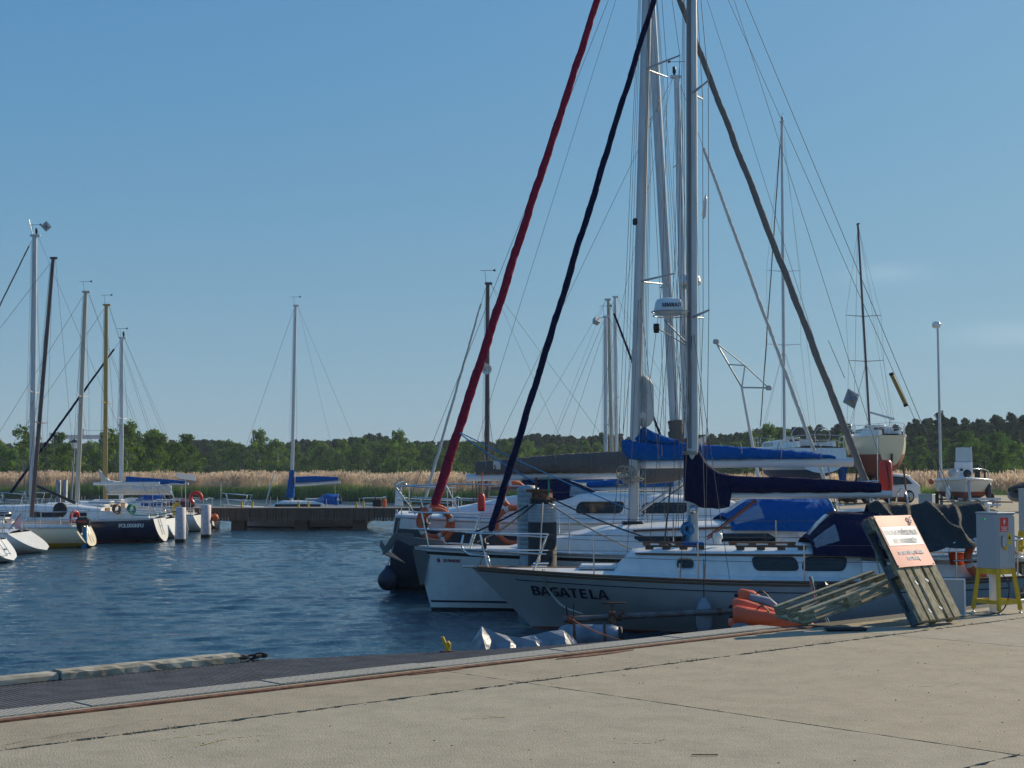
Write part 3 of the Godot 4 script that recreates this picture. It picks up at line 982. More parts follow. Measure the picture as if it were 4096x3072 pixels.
	wire(pf, "staff", [V(0, 0, 0), V(0.10, 1.35, 0)], 0.012, M.steel)
	for q in [["white_half", 0.0, 0.16, M.white_sail], ["red_half", -0.16, 0.0, M.red]]:
		var fg = Sh.new()
		var fr = []
		for i in 7:
			fr.append([V(0.06 - 0.055 * i, 0.82 + q[1] - 0.03 * i, 0.03 * sin(i * 1.3)), V(0.06 - 0.055 * i, 0.82 + q[2] - 0.03 * i, 0.03 * sin(i * 1.3 + 0.4))])
		fg.grid(fr)
		part(pf, q[0], fg, q[3])
	# blue line from the headsail back to the pile
	single("tie_back_rope", "taut light blue rope from red furled sail to black mooring pile", "rope", Sh.new().tube(sag(V(-0.90, 3.05, -26.5), V(0.42, 2.2, -25.3), 0.04), 0.012, 5), M.rope_blue)
	single("tie_back_rope", "thinner light blue rope from red furled sail to the yacht's side deck", "rope", Sh.new().tube(sag(V(-0.90, 3.07, -26.5), V(2.0, 1.75, -26.0), 0.03), 0.010, 5), M.rope_blue)
	return d


func octahedron(parent, R, matl):
	part(parent, "plate", Sh.new().plate([V(R, 0, 0), V(0, R, 0), V(-R, 0, 0), V(0, -R, 0)], V(0, 0, 0.004)), matl)
	part(parent, "plate", Sh.new().plate([V(0, 0, R), V(0, R, 0), V(0, 0, -R), V(0, -R, 0)], V(0.004, 0, 0)), matl)
	part(parent, "plate", Sh.new().plate([V(R, 0, 0), V(0, 0, R), V(-R, 0, 0), V(0, 0, -R)], V(0, 0.004, 0)), matl)


func slate_ketch():
	var d = {
		"label": "high-sided slate-hulled yacht with grey-brown boom cover and furled grey headsail", "at": [7.6, -31.5], "turn": 0.0,
		"L": 9.9, "B": 3.3, "fb": 1.6, "fm": 1.38, "fs": 1.5, "ob": 1.0, "os": -0.2, "dr": 0.4, "drs": -0.02, "tb": 0.72, "q": 2.1,
		"hull": "slate_hull", "bottom": "black", "rail": "gel", "rail_r": 0.04, "wl": 0.05,
		"bands": [[-9.8, -0.1, 0.0, 0.22, true, "gel"]],
		"cabin": [[-2.4, 0.5, 0.0], [-3.2, 0.8, 0.30], [-4.6, 1.0, 0.44], [-6.2, 1.08, 0.50], [-7.6, 1.05, 0.40], [-8.9, 0.95, 0.12], [-9.0, 0.9, 0.05]],
		"windows": [[-4.1, -5.0, 1.58, 1.76, 0.3], [-5.4, -6.3, 1.58, 1.78, 0.3]],
		"mast": [V(-4.17, 1.9, 0), V(-4.78, 14.0, 0)], "mast_r": 0.10, "mast_mat": "mast", "spreaders": [0.36, 0.66], "furl": [0.074, 0.056, "grey_furl"], "furl_lo": 0.04, "furl_hi": 0.97, "wire_r": 0.0048,
		"boom": [V(-4.4, 2.34, 0), V(-8.55, 2.27, 0)], "boom_r": 0.08, "halyards": 3,
		"cover": [[-4.0, 3.1, 2.5, 0.1], [-4.12, 3.0, 2.2, 0.14], [-4.9, 2.86, 2.12, 0.14], [-5.1, 2.84, 2.36, 0.15], [-5.26, 2.83, 2.36, 0.15], [-6.8, 2.74, 2.36, 0.15], [-8.0, 2.63, 2.34, 0.13], [-8.35, 2.60, 2.33, 0.10]], "cover_mat": "grey_canvas", "wobble": 0.02,
		"rail_h": 0.6, "stanchions": [-3.0, -5.0, -7.0],
	}
	var o = sailboat(d)
	var h: Hull = d.h
	part(o, "mast_cover", furl_shape(V(-4.16, 2.5, 0), V(-4.24, 3.45, 0), 0.17, 0.15, 4), M.grey_canvas)
	lettering(o, "cover_letter", "S", 0.09, M.navy_line, Transform3D(Basis(), V(-7.95, 2.48, 0.152)))
	part(o, "cover_patch", Sh.new().cbox(V(-7.91, 2.525, 0.142), V(0.15, 0.17, 0.01), 0.002), M.white_sail)
	for k in 5:
		part(o, "cover_seam", Sh.new().torus(V(-5.3 - 0.72 * k, 2.55, 0), Basis(Vector3.UP, PI / 2 + 0.2), 0.2, 0.008, 14, 5), M.grey_furl)
	part(o, "boarding_ladder", Sh.new().tube([V(-9.85, 1.5, 0.5), V(-10.02, 0.25, 0.5)], 0.012, 5).tube([V(-9.85, 1.5, 0.85), V(-10.02, 0.25, 0.85)], 0.012, 5).tube([V(-9.9, 1.1, 0.5), V(-9.9, 1.1, 0.85)], 0.012, 5).tube([V(-9.96, 0.7, 0.5), V(-9.96, 0.7, 0.85)], 0.012, 5), M.steel)
	part(o, "wind_steering_gear", Sh.new().tube([V(-9.95, 1.62, 0.2), V(-10.05, 0.9, 0.2)], 0.025, 6).plate([V(-10.0, 1.7, 0.18), V(-9.82, 1.7, 0.18), V(-9.86, 2.05, 0.18), V(-9.98, 2.02, 0.18)], V(0, 0, 0.015)), M.gel)
	part(o, "stern_arch", Sh.new().tube(curve([V(-9.9, 2.1, 1.3), V(-8.6, 2.15, 1.5), V(-7.2, 2.1, 1.55)], 4), 0.016, 6).tube([V(-9.9, 2.1, 1.3), V(-9.5, 1.55, 1.3)], 0.016, 6).tube([V(-8.9, 2.13, 1.45), V(-8.6, 1.55, 1.45)], 0.016, 6), M.steel)
	part(o, "mainsheet_tackle", Sh.new().tube([V(-8.35, 2.2, 0), V(-8.3, 1.5, 0.02)], 0.011, 5).tube([V(-8.42, 2.2, 0), V(-8.36, 1.5, 0.02)], 0.011, 5).tube([V(-8.28, 2.2, 0), V(-8.26, 1.5, 0.05)], 0.011, 5), M.rope_dark)
	sprayhood(o, [-5.9, 2.0, -6.5, 2.25, -7.4, 2.22, 1.0, 1.72], M.navy_canvas)
	for e in [["orange lifebuoy with white bands behind the white yacht's bow pulpit", V(-1.45, 1.35, -29.6), 0.30, 0.1], ["second orange lifebuoy tucked behind the one near the bow pulpit", V(-1.52, 1.42, -29.9), 0.30, 0.2], ["orange lifebuoy hanging on rails just beside the black mooring pile", V(0.03, 1.35, -29.6), 0.34, -0.15], ["thin orange lifebuoy ring high on coachroof behind the grey pile", V(0.05, 1.92, -30.2), 0.24, 0.3]]:
		lifebuoy(e[0], e[1], Basis(Vector3.UP, e[3]), e[2], 0.055, "buoy_orange", "orange lifebuoys on the slate-hulled yacht")
	var rb = thing("rescue_light", "red-orange floating rescue light hanging on the slate yacht's rail", "rescue light", V(-0.60, 1.62, -30.0))
	part(rb, "body", Sh.new().lathe([[0, 0], [0.06, 0.0], [0.075, 0.05], [0.075, 0.28], [0.05, 0.34], [0, 0.35]], 12), M.red)
	wire(rb, "line", [V(0, 0.34, 0), V(0.02, 0.75, 0)], 0.01, M.rope_orange)
	var bf = thing("ball_fender", "big black ball fender hung at the slate yacht's stern", "fender", V(-2.42, 0.28, -29.9))
	part(bf, "ball", Sh.new().lathe([[0, -0.2], [0.09, -0.18], [0.16, -0.12], [0.2, -0.02], [0.19, 0.07], [0.14, 0.15], [0.07, 0.22], [0.035, 0.29], [0, 0.30]], 20), M.fender_blue)
	wire(bf, "line", curve([V(0, 0.29, 0), V(0.08, 0.55, 0.0), V(0.22, 1.15, 0.05)], 4), 0.010, M.rope)
	return d


func rear_sloops():
	var d = {
		"label": "white sloop with radome and blue boom cover, behind the slate-hulled yacht", "at": [8.2, -38.0], "turn": 0.0,
		"L": 9.6, "B": 3.1, "fb": 1.25, "fm": 1.05, "fs": 1.1, "ob": 0.9, "os": -0.3, "hull": "gel", "bottom": "black",
		"cabin": [[-2.2, 0.4, 0.0], [-3.2, 0.75, 0.32], [-5.0, 0.95, 0.42], [-6.3, 0.95, 0.42]], "windows": [[-3.6, -4.5, 1.28, 1.42], [-4.8, -5.6, 1.28, 1.42]], "cockpit": [-6.3, -9.2, 0.25, 0.2],
		"mast": [V(-3.83, 1.45, 0), V(-4.05, 12.3, 0)], "mast_r": 0.085, "mast_mat": "mast_white", "spreaders": [0.45, 0.8], "furl": [0.05, 0.035, "white_sail"], "furl_hi": 0.85, "wire_r": 0.0048,
		"boom": [V(-4.0, 1.98, 0), V(-6.5, 1.95, 0)], "boom_mat": "mast_white", "cover": [[-3.95, 2.35, 2.02, 0.11], [-5.2, 2.22, 2.02, 0.12], [-6.35, 2.14, 2.0, 0.07]], "cover_mat": "blue_canvas",
		"hood": [-5.6, 1.65, -6.1, 1.95, -7.0, 1.95, 0.95, 1.45], "hood_mat": "blue_canvas", "stanchions": [-3, -5, -7], "rail_h": 0.6,
	}
	var o = sailboat(d)
	var rd = radome(o, V(-3.75, 7.12, 0.12), 0.27)
	lettering(rd, "letters", "SIMRAD", 0.065, M.navy_line, Transform3D(Basis(), V(-3.73, 7.17, 0.37)), true, false, 0.02)
	part(o, "radome_bracket", Sh.new().cbox(V(-3.78, 6.98, 0.08), V(0.3, 0.05, 0.2), 0.01), M.galv)
	sailboat({
		"label": "small white sloop with dark wooden mast and thin white furled headsail", "at": [-2.75, -44.0], "turn": 180.0,
		"L": 7.2, "B": 2.5, "fb": 1.1, "fm": 0.9, "fs": 0.95, "hull": "gel", "bottom": "black", "cabin": [[-1.6, 0.4, 0.0], [-2.4, 0.7, 0.35], [-5.0, 0.8, 0.4]], "windows": [[-2.8, -4.2, 1.12, 1.26]], "cockpit": [-5.0, -7.0, 0.2, 0.15],
		"mast": [V(-2.02, 1.3, 0), V(-2.05, 7.8, 0)], "mast_r": 0.065, "mast_mat": "mast_dark", "furl": [0.045, 0.028, "white_sail"], "furl_hi": 0.93, "tophat": false, "stanchions": [-2.5, -4.0],
		"boom": [V(-2.15, 1.9, 0), V(-4.8, 1.9, 0)], "boom_mat": "mast_dark",
	})
	var hn = thing("loud_hailer", "white horn loudspeaker on the dark wooden mast", "loudspeaker", V(-0.80, 5.32, -43.85), 20.0)
	part(hn, "horn", Sh.new().lathe([[0.02, -0.1], [0.05, -0.04], [0.10, 0.06], [0.155, 0.13], [0.15, 0.12], [0.04, -0.02]], 16, Transform3D(Basis(Vector3.RIGHT, PI / 2), V(0, 0, 0.08))), M.gel)
	part(hn, "bracket", Sh.new().tube([V(0, 0, 0), V(0.08, 0, -0.08)], 0.02, 5), M.galv)
	var names = ["pale mast with a cube reflector on a stick, behind grey boom cover", "white mast leaning beside the tallest of three masts behind grey boom cover", "tallest of three white masts standing close behind the grey boom cover"]
	for i in 3:
		var top: float = [7.8, 8.8, 9.3][i]
		var x: float = [3.27, 3.75, 4.15][i]
		var q = {
			"label": "moored sailboat with " + names[i], "at": [x - 2.9 if i != 1 else x + 2.9, [-53.5, -57.0, -60.5][i]], "turn": 180.0 if i != 1 else 0.0, "group": "sailboats moored in the back row",
			"L": 7.8, "B": 2.6, "fb": 1.05, "fm": 0.85, "fs": 0.9, "hull": "gel", "bottom": "black", "cabin": [[-1.7, 0.4, 0.0], [-2.6, 0.75, 0.35], [-5.2, 0.85, 0.4]], "windows": [[-3.0, -4.4, 1.05, 1.2]],
			"mast": [V(-2.9, 1.25, 0), V(-2.9 + [-0.02, -0.14, 0.05][i], top, 0)], "mast_r": 0.07, "mast_mat": ["mast_white", "mast_cream", "mast_white"][i], "spreaders": [[0.42], [0.5], [0.5]][i], "stanchions": [-2.6, -4.4], "tophat": false, "vane": i == 0,
			"boom": [V(-3.0, 1.95, 0), V(-5.8, 1.95, 0)], "cover": [[-3.05, 2.3, 1.98, 0.1], [-5.7, 2.1, 1.98, 0.06]], "cover_mat": "blue_canvas",
		}
		if i == 1: q["furl"] = [0.05, 0.04, "navy_canvas"]
		var b = sailboat(q)
		if i == 0:
			var r = part(b, "reflector_arm", Sh.new().tube([V(-2.9, top, 0), V(-2.65, top - 0.02, 0)], 0.012, 5), M.galv)
			part(r, "reflector", Sh.new().cbox(V(-2.6, top - 0.12, 0), V(0.2, 0.2, 0.2), 0.0, Basis.from_euler(V(0.5, 0.6, 0.4))), M.galv)


func left_row():
	# boats lying with their sterns to the fairway, bows to the far dock
	var d = {
		"label": "dark blue-hulled sailboat with white cabin, lettered POL000KFU", "at": [-21.0, -52.4], "turn": 180.0,
		"L": 9.0, "B": 2.9, "fb": 1.05, "fm": 0.74, "fs": 0.80, "ob": 0.8, "os": -0.22, "dr": 0.35, "drs": -0.02, "tb": 0.62, "hull": "navy_hull", "transom": "gel", "bottom": "red_bottom", "wl": 0.05,
		"cabin": [[-2.6, 0.4, 0.0], [-3.6, 0.8, 0.36], [-5.2, 0.95, 0.44], [-6.4, 0.95, 0.42], [-7.2, 0.9, 0.34]], "windows": [[-3.75, -4.2, 0.88, 1.02], [-4.9, -6.0, 0.88, 1.02], [-6.3, -6.75, 0.88, 1.0]], "cockpit": [-7.2, -8.8, 0.28, 0.12],
		"mast": [V(-4.63, 1.18, 0), V(-4.56, 10.5, 0)], "mast_r": 0.10, "mast_mat": "mast", "spreaders": [0.42], "sp_len": 0.5, "furl": [0.028, 0.024, "grey_furl"], "furl_hi": 0.98, "furl_lo": 0.04, "stanchions": [-2.8, -4.4, -6.0, -7.2], "wire_r": 0.0048,
	}
	d.bands = [[-8.9, -0.2, -0.005, 0.02, true, "gel"]]
	# bow points away to the left: origin sits at the stem
	d.turn = 180.0
	var o = boat_stern_to(d, -12.05)
	hull_letters(o, d.h, "POL000KFU", -7.90, 0.52, 0.52, 0.125, -1, M.white_paint, 0.087)
	part(o, "loose_boom", Sh.new().tube([V(-4.75, 1.93, -0.1), V(-6.2, 1.32, -0.3)], 0.055, 8), M.black)
	part(o, "rudder", Sh.new().plate([V(-8.72, 0.25, -0.02), V(-8.98, 0.25, -0.02), V(-8.9, -0.4, -0.02), V(-8.6, -0.4, -0.02)], V(0, 0, 0.04)), M.red_bottom)
	part(o, "reflector_arm", Sh.new().tube([V(-4.5, 10.5, 0), V(-4.35, 11.1, 0)], 0.012, 4), M.galv)
	var rf = thing("radar_reflector", "small grey diamond radar reflector beside the tallest mast's head", "radar reflector", V(-16.10, 10.85, -52.4), 30.0)
	octahedron(rf, 0.19, M.galv)
	for e in [["orange-brown", -7.75, "teak"], ["green", -8.25, "rope_green"]]:
		part(o, "coiled_line", Sh.new().torus(V(e[1], 1.15, -0.9), Basis(Vector3.UP, 0.5), 0.12, 0.035, 14, 6).torus(V(e[1] - 0.05, 1.12, -0.92), Basis(Vector3.UP, 0.9), 0.13, 0.03, 14, 6), M[e[2]])
	part(o, "boarding_ladder", Sh.new().tube([V(-9.0, 0.85, -0.3), V(-9.18, 0.25, -0.3)], 0.012, 5).tube([V(-9.0, 0.85, 0.0), V(-9.18, 0.25, 0.0)], 0.012, 5).tube([V(-9.08, 0.55, -0.3), V(-9.08, 0.55, 0.0)], 0.012, 5), M.steel)
	# cream boat
	var c = {
		"label": "cream and yellow hulled small sailboat with black outboard motor on its stern", "at": [0, -48.7], "turn": 180.0,
		"L": 7.4, "B": 2.5, "fb": 0.95, "fm": 0.62, "fs": 0.62, "ob": 0.6, "os": -0.35, "dr": 0.3, "drs": -0.03, "tb": 0.72, "hull": "cream", "bottom": "yellow", "wl": 0.16, "deck": "gel",
		"cabin": [[-2.0, 0.4, 0.0], [-2.8, 0.7, 0.13], [-5.0, 0.8, 0.16]], "windows": [[-3.2, -4.4, 0.72, 0.78]], "cockpit": [-5.0, -7.2, 0.1, 0.08],
		"mast": [V(-5.7 + 0.0, 1.0, 0), V(-6.3, 9.2, 0)], "mast_r": 0.07, "mast_mat": "mast_dark", "spreaders": [0.36], "stanchions": [-2.6, -4.2], "rail_h": 0.5, "tophat": false, "vane": false,
	}
	c.mast = [V(-5.75, 0.95, 0), V(-6.3, 9.2, 0)]
	var co = boat_stern_to(c, -13.62)
	wheelbarrow_motor(co, V(-7.5, 0.55, -0.55))
	part(co, "stern_ladder", Sh.new().tube([V(-7.45, 0.7, -0.1), V(-7.7, 0.15, -0.1)], 0.012, 5).tube([V(-7.45, 0.7, 0.2), V(-7.7, 0.15, 0.2)], 0.012, 5), M.steel)
	lifebuoy("red horseshoe lifebuoy on stern rail of the cream sailboat", V(-13.75, 0.95, -48.2), Basis(Vector3.UP, 1.2), 0.19, 0.05, "red", "", false)
	var wg = thing("wind_generator", "dark round wind generator disc on the cream sailboat's stern rail", "wind generator", V(-14.15, 1.05, -48.0))
	part(wg, "housing", Sh.new().lathe([[0, -0.05], [0.20, -0.05], [0.23, 0.0], [0.20, 0.05], [0.05, 0.07], [0, 0.07]], 20, Transform3D(Basis(Vector3.RIGHT, PI / 2), V(0, 0.15, 0))), M.rubber)
	part(wg, "bracket", Sh.new().tube([V(0, 0, 0), V(0.05, -0.4, 0)], 0.02, 6), M.steel)
	# white boat with a pennant
	var w = {
		"label": "white sailboat with sloping open transom and a triangular pennant at the stern", "at": [0, -45.3], "turn": 180.0,
		"L": 8.0, "B": 2.8, "fb": 1.0, "fm": 0.62, "fs": 0.60, "ob": 0.6, "os": -0.95, "dr": 0.3, "drs": -0.08, "tb": 0.75, "hull": "gel", "bottom": "blue_bottom", "wl": 0.02,
		"cabin": [[-2.2, 0.4, 0.0], [-3.2, 0.8, 0.16], [-5.4, 0.9, 0.2]], "windows": [[-3.4, -4.8, 0.74, 0.82]], "cockpit": [-5.4, -7.6, 0.12, 0.08],
		"mast": [V(-3.2, 1.0, 0), V(-3.2, 10.0, 0)], "stanchions": [-3.0, -5.0], "rail_h": 0.55,
	}
	var wo = boat_stern_to(w, -14.55)
	hull_letters(wo, w.h, "15", -7.25, 0.27, 0.27, 0.15, -1, M.navy_line, 0.12)
	part(wo, "hull_flash", Sh.new().plate([w.h.at(-7.1, 0.48, -1) + V(0, 0, -0.012), w.h.at(-7.62, 0.50, -1) + V(0, 0, -0.012), w.h.at(-7.75, 0.43, -1) + V(0, 0, -0.012), w.h.at(-7.1, 0.42, -1) + V(0, 0, -0.012)], V(0, 0, -0.004)), M.navy_line)
	var fl = thing("pennant", "small white and pink triangular flag on a slanted staff at stern", "flag", V(-14.75, 0.55, -45.0))
	wire(fl, "staff", [V(-0.1, 0, 0), V(0.34, 0.62, 0)], 0.012, M.teak)
	var cl = Sh.new()
	var fr = []
	for i in 7:
		var k = i / 6.0
		var a = V(0.33, 0.60, 0).lerp(V(0.10, 0.27, 0), k)
		fr.append([a, a.lerp(V(0.40, 0.08, 0), 0.5) + V(0, 0, 0.05 * sin(k * 7.0)), V(0.36 + 0.05 * k, 0.25 - 0.18 * k, 0.03 * cos(k * 6.0))])
	cl.grid(fr)
	mat("flag_pink", [0.60, 0.40, 0.44], 0.8)
	part(fl, "cloth", cl, M.flag_pink)
	# the cut-off boat at the edge
	var l = {
		"label": "white sailboat with rounded transom lettered in blue, next to the white pennant boat", "at": [0, -40.6], "turn": 180.0,
		"L": 8.0, "B": 2.7, "fb": 1.0, "fm": 0.62, "fs": 0.58, "ob": 0.6, "os": -0.52, "dr": 0.3, "drs": -0.05, "tb": 0.6, "hull": "gel", "bottom": "black", "wl": 0.03,
		"cabin": [[-2.2, 0.4, 0.0], [-3.2, 0.8, 0.16], [-5.4, 0.9, 0.2]], "cockpit": [-5.4, -7.6, 0.22, 0.1], "stanchions": [-3.0, -5.0], "rail_h": 0.55,
	}
	var lo = boat_stern_to(l, -13.65)
	lettering(lo, "name", "LA MER", 0.075, M.navy_line, Transform3D(Basis(V(0, 0, -1), V(-0.75, -0.6, 0).normalized() * -1.0, V(-0.6, 0.75, 0).normalized()), V(-8.22, 0.34, 0.05)), true)
	part(lo, "stern_ladder", Sh.new().tube([V(-8.1, 0.7, -0.15), V(-8.45, 0.2, -0.15)], 0.012, 5).tube([V(-8.1, 0.7, -0.45), V(-8.45, 0.2, -0.45)], 0.012, 5).tube([V(-8.42, 0.24, -0.15), V(-8.42, 0.24, -0.45)], 0.012, 5), M.steel)
	part(lo, "spray_dodger", Sh.new().cbox(V(-7.1, 1.35, -1.0), V(0.7, 0.45, 0.02), 0.005), M.navy_canvas)
	# boats lying beyond the blue one
	var more = [
		["white sailboat with cream mast and bare boom, beside the dark blue one", -55.4, -12.35, "gel", "mast_cream", V(-4.62, 1.3, 0), V(-4.81, 8.9, 0), -1, "", 0.55],
		["black-hulled sailboat with varnished wooden mast and rumpled white sail on its boom", -58.4, -12.75, "black", "mast_wood", V(-5.24, 1.25, 0), V(-5.17, 8.75, 0), 0, "white_sail", 0.6],
		["white sailboat with short white mast and dark blue furled headsail", -61.5, -12.6, "gel", "mast_white", V(-4.9, 1.25, 0), V(-4.85, 7.75, 0), 1, "blue_canvas", 0.5],
		["white sailboat with stern steps and tall stern rail, lying nearest the wooden pier", -64.8, -12.75, "gel", "", Vector3.ZERO, Vector3.ZERO, 2, "", 0.5],
	]
	for i in more.size():
		var e = more[i]
		var q = {
			"label": e[0], "at": [0, e[1]], "turn": 180.0, "group": "sailboats berthed stern to the fairway", "L": 8.0, "B": 2.7, "fb": 1.0, "fm": 0.75, "fs": e[9] + 0.15, "ob": 0.6, "os": -0.3, "dr": 0.3, "drs": -0.02, "tb": 0.7, "hull": e[3], "bottom": "black", "wl": 0.03,
			"transom": "gel" if i != 1 else "black",
			"cabin": [[-2.2, 0.4, 0.0], [-3.2, 0.8, 0.34], [-5.9, 0.9, 0.4]], "windows": [[-3.4, -4.8, 0.95, 1.08]], "cockpit": [-5.9, -7.7, 0.25, 0.15], "stanchions": [-3.0, -5.0], "rail_h": 0.55, "tophat": i == 2,
		}
		if e[4]:
			q["mast"] = [e[5], e[6]]
			q["mast_mat"] = e[4]
			q["mast_r"] = 0.085
			q["wire_r"] = 0.005
			q["spreaders"] = [0.5]
		if i == 0: q["boom"] = [V(-5.2, 1.95, 0), V(-7.6, 1.97, 0)]
		if i == 1:
			q["boom"] = [V(-5.2, 1.55, 0), V(-7.8, 1.55, 0)]
			q["cover"] = [[-5.0, 2.45, 2.35, 0.05], [-5.2, 2.3, 1.75, 0.1], [-5.35, 2.1, 1.6, 0.14], [-6.4, 1.88, 1.57, 0.15], [-7.75, 1.85, 1.6, 0.10]]
			q["cover_mat"] = "white_sail"
			q["wobble"] = 0.07
		if i == 2:
			q["furl"] = [0.06, 0.035, "navy_canvas"]
			q["boom"] = [V(-5.0, 1.8, 0), V(-7.6, 1.9, 0)]
			q["cover"] = [[-5.1, 2.2, 1.82, 0.1], [-7.5, 2.02, 1.9, 0.06]]
			q["cover_mat"] = "blue_canvas"
			q["hood"] = [-5.6, 1.3, -6.0, 1.55, -6.7, 1.5, 0.8, 1.0]
			q["hood_mat"] = "blue_canvas"
		var b = boat_stern_to(q, e[2])
		if i == 0: part(b, "swim_step", Sh.new().plate([V(-7.95, 0.42, -0.35), V(-8.25, 0.02, -0.35), V(-8.25, 0.02, 0.35), V(-7.95, 0.42, 0.35)], V(0.05, 0.03, 0)), M.gel)
		if i == 1 or i == 3: part(b, "rudder", Sh.new().plate([V(-8.05, 0.75, 0), V(-8.3, 0.7, 0), V(-8.42, 0.2, 0), V(-8.35, -0.2, 0), V(-8.1, -0.2, 0)], V(0, 0, 0.04)), M.gel)
		if i == 2: sprayhood(b, [-6.7, 1.2, -7.0, 1.35, -7.7, 1.3, 0.7, 0.95], M.maroon)
	lifebuoy("yellow horseshoe lifebuoy on the black-hulled sailboat's stern rail", V(-12.45, 0.98, -57.2), Basis(Vector3.UP, 0.2) * Basis(Vector3.BACK, PI / 2 + PI / 4), 0.19, 0.075, "yellow", "", false)
	lifebuoy("red-orange horseshoe lifebuoy on the white sailboat beyond the yellow lifebuoy", V(-12.5, 1.35, -60.6), Basis(Vector3.UP, 0.2) * Basis(Vector3.BACK, 0.4), 0.21, 0.07, "red", "", false)
	var sp = thing("solar_panel", "tilted square solar panel on a post above a sailboat's stern", "solar panel", V(-12.3, 1.0, -57.8))
	part(sp, "post", Sh.new().tube([V(0, -0.2, 0), V(-0.03, 1.1, 0)], 0.016, 6), M.steel)
	part(sp, "panel", Sh.new().cbox(V(0, 1.18, 0), V(0.72, 0.03, 0.55), 0.006, Basis.from_euler(V(0.42, 0.3, -0.15))), M.solar_back)
	part(sp, "arch", Sh.new().tube(curve([V(-0.75, 0.9, 0.1), V(-0.4, 0.95, 0.1), V(-0.05, 0.9, 0.1)], 4), 0.014, 6).tube([V(-0.6, 0.9, 0.1), V(-0.25, -0.2, 0.1)], 0.018, 6), M.steel)
	var sa = thing("antenna_mount", "thin T-shaped aerial bracket on the stern of sailboat by pier", "aerial", V(-12.2, 0.9, -64.2))
	part(sa, "pole", Sh.new().tube([V(0, -0.2, 0), V(0, 1.0, 0)], 0.014, 6), M.steel)
	part(sa, "crossbar", Sh.new().cbox(V(0, 1.02, 0), V(0.9, 0.03, 0.06), 0.006), M.galv)


func boat_stern_to(d, stern_x) -> Node3D:      # bow to -x, so that the stern's deck edge lies at stern_x
	d.at[0] = stern_x - d.L
	return sailboat(d)


func wheelbarrow_motor(parent, at: Vector3):
	var c = part(parent, "outboard_cowl", Sh.new().cbox(at + V(-0.05, 0.28, 0), V(0.42, 0.26, 0.3), 0.06), M.black)
	part(c, "red_flash", Sh.new().cbox(at + V(-0.05, 0.28, -0.152), V(0.28, 0.05, 0.004), 0.0), M.red)
	part(parent, "outboard_bracket", Sh.new().cbox(at + V(0.06, 0.05, 0), V(0.16, 0.3, 0.2), 0.03), M.black)
	part(parent, "outboard_leg", Sh.new().plate([at + V(-0.05, 0.1, -0.03), at + V(-0.16, 0.1, -0.03), at + V(-0.18, -0.55, -0.03), at + V(-0.34, -0.6, -0.03), at + V(-0.34, -0.66, -0.03), at + V(-0.02, -0.68, -0.03)], V(0, 0, 0.06)), M.rope_blue)


# ---------------------------------------------------------------- the quay
func Q(s, n, y := 0.0) -> Vector3:       # s along the quay edge, n inland from the rail, y above the quay
	return V(-3.27 + 0.731 * s + 0.682 * n, QUAY + y, -9.86 - 0.682 * s + 0.731 * n)


func edge_line(s) -> float:              # how far the quay's edge lies outside the rail
	var k = [[-20.0, -1.74], [2.85, -1.74], [3.3, -1.45], [5.07, -0.80], [5.86, -0.62], [6.9, -0.44], [60.0, -0.44]]
	for i in k.size() - 1:
		if s <= k[i + 1][0]: return lerpf(k[i][1], k[i + 1][1], (s - k[i][0]) / (k[i + 1][0] - k[i][0]))
	return -0.44


func prism(s: Sh, outline, y0, y1):      # a slab over a convex outline of (s, n) pairs
	var a = []
	var b = []
	for p in outline:
		a.append(Q(p.x, p.y, y1)); b.append(Q(p.x, p.y, y0))
	s.fan(a)
	s.sm(false)
	for i in outline.size():
		var k: int = (i + 1) % outline.size()
		s.quad(a[i], a[k], b[k], b[i])


func rough_edge(a: Vector2, b: Vector2, amp, nz: FastNoiseLite, step := 0.03) -> Array:
	var o = []
	var n = maxi(1, int(a.distance_to(b) / step))
	var across = (b - a).normalized().orthogonal()
	for i in n:
		var k = float(i) / n
		var p = a.lerp(b, k)
		o.append(p + across * amp * nz.get_noise_2d(p.x * 14.0, p.y * 14.0) * (0.0 if i == 0 else 1.0))
	return o


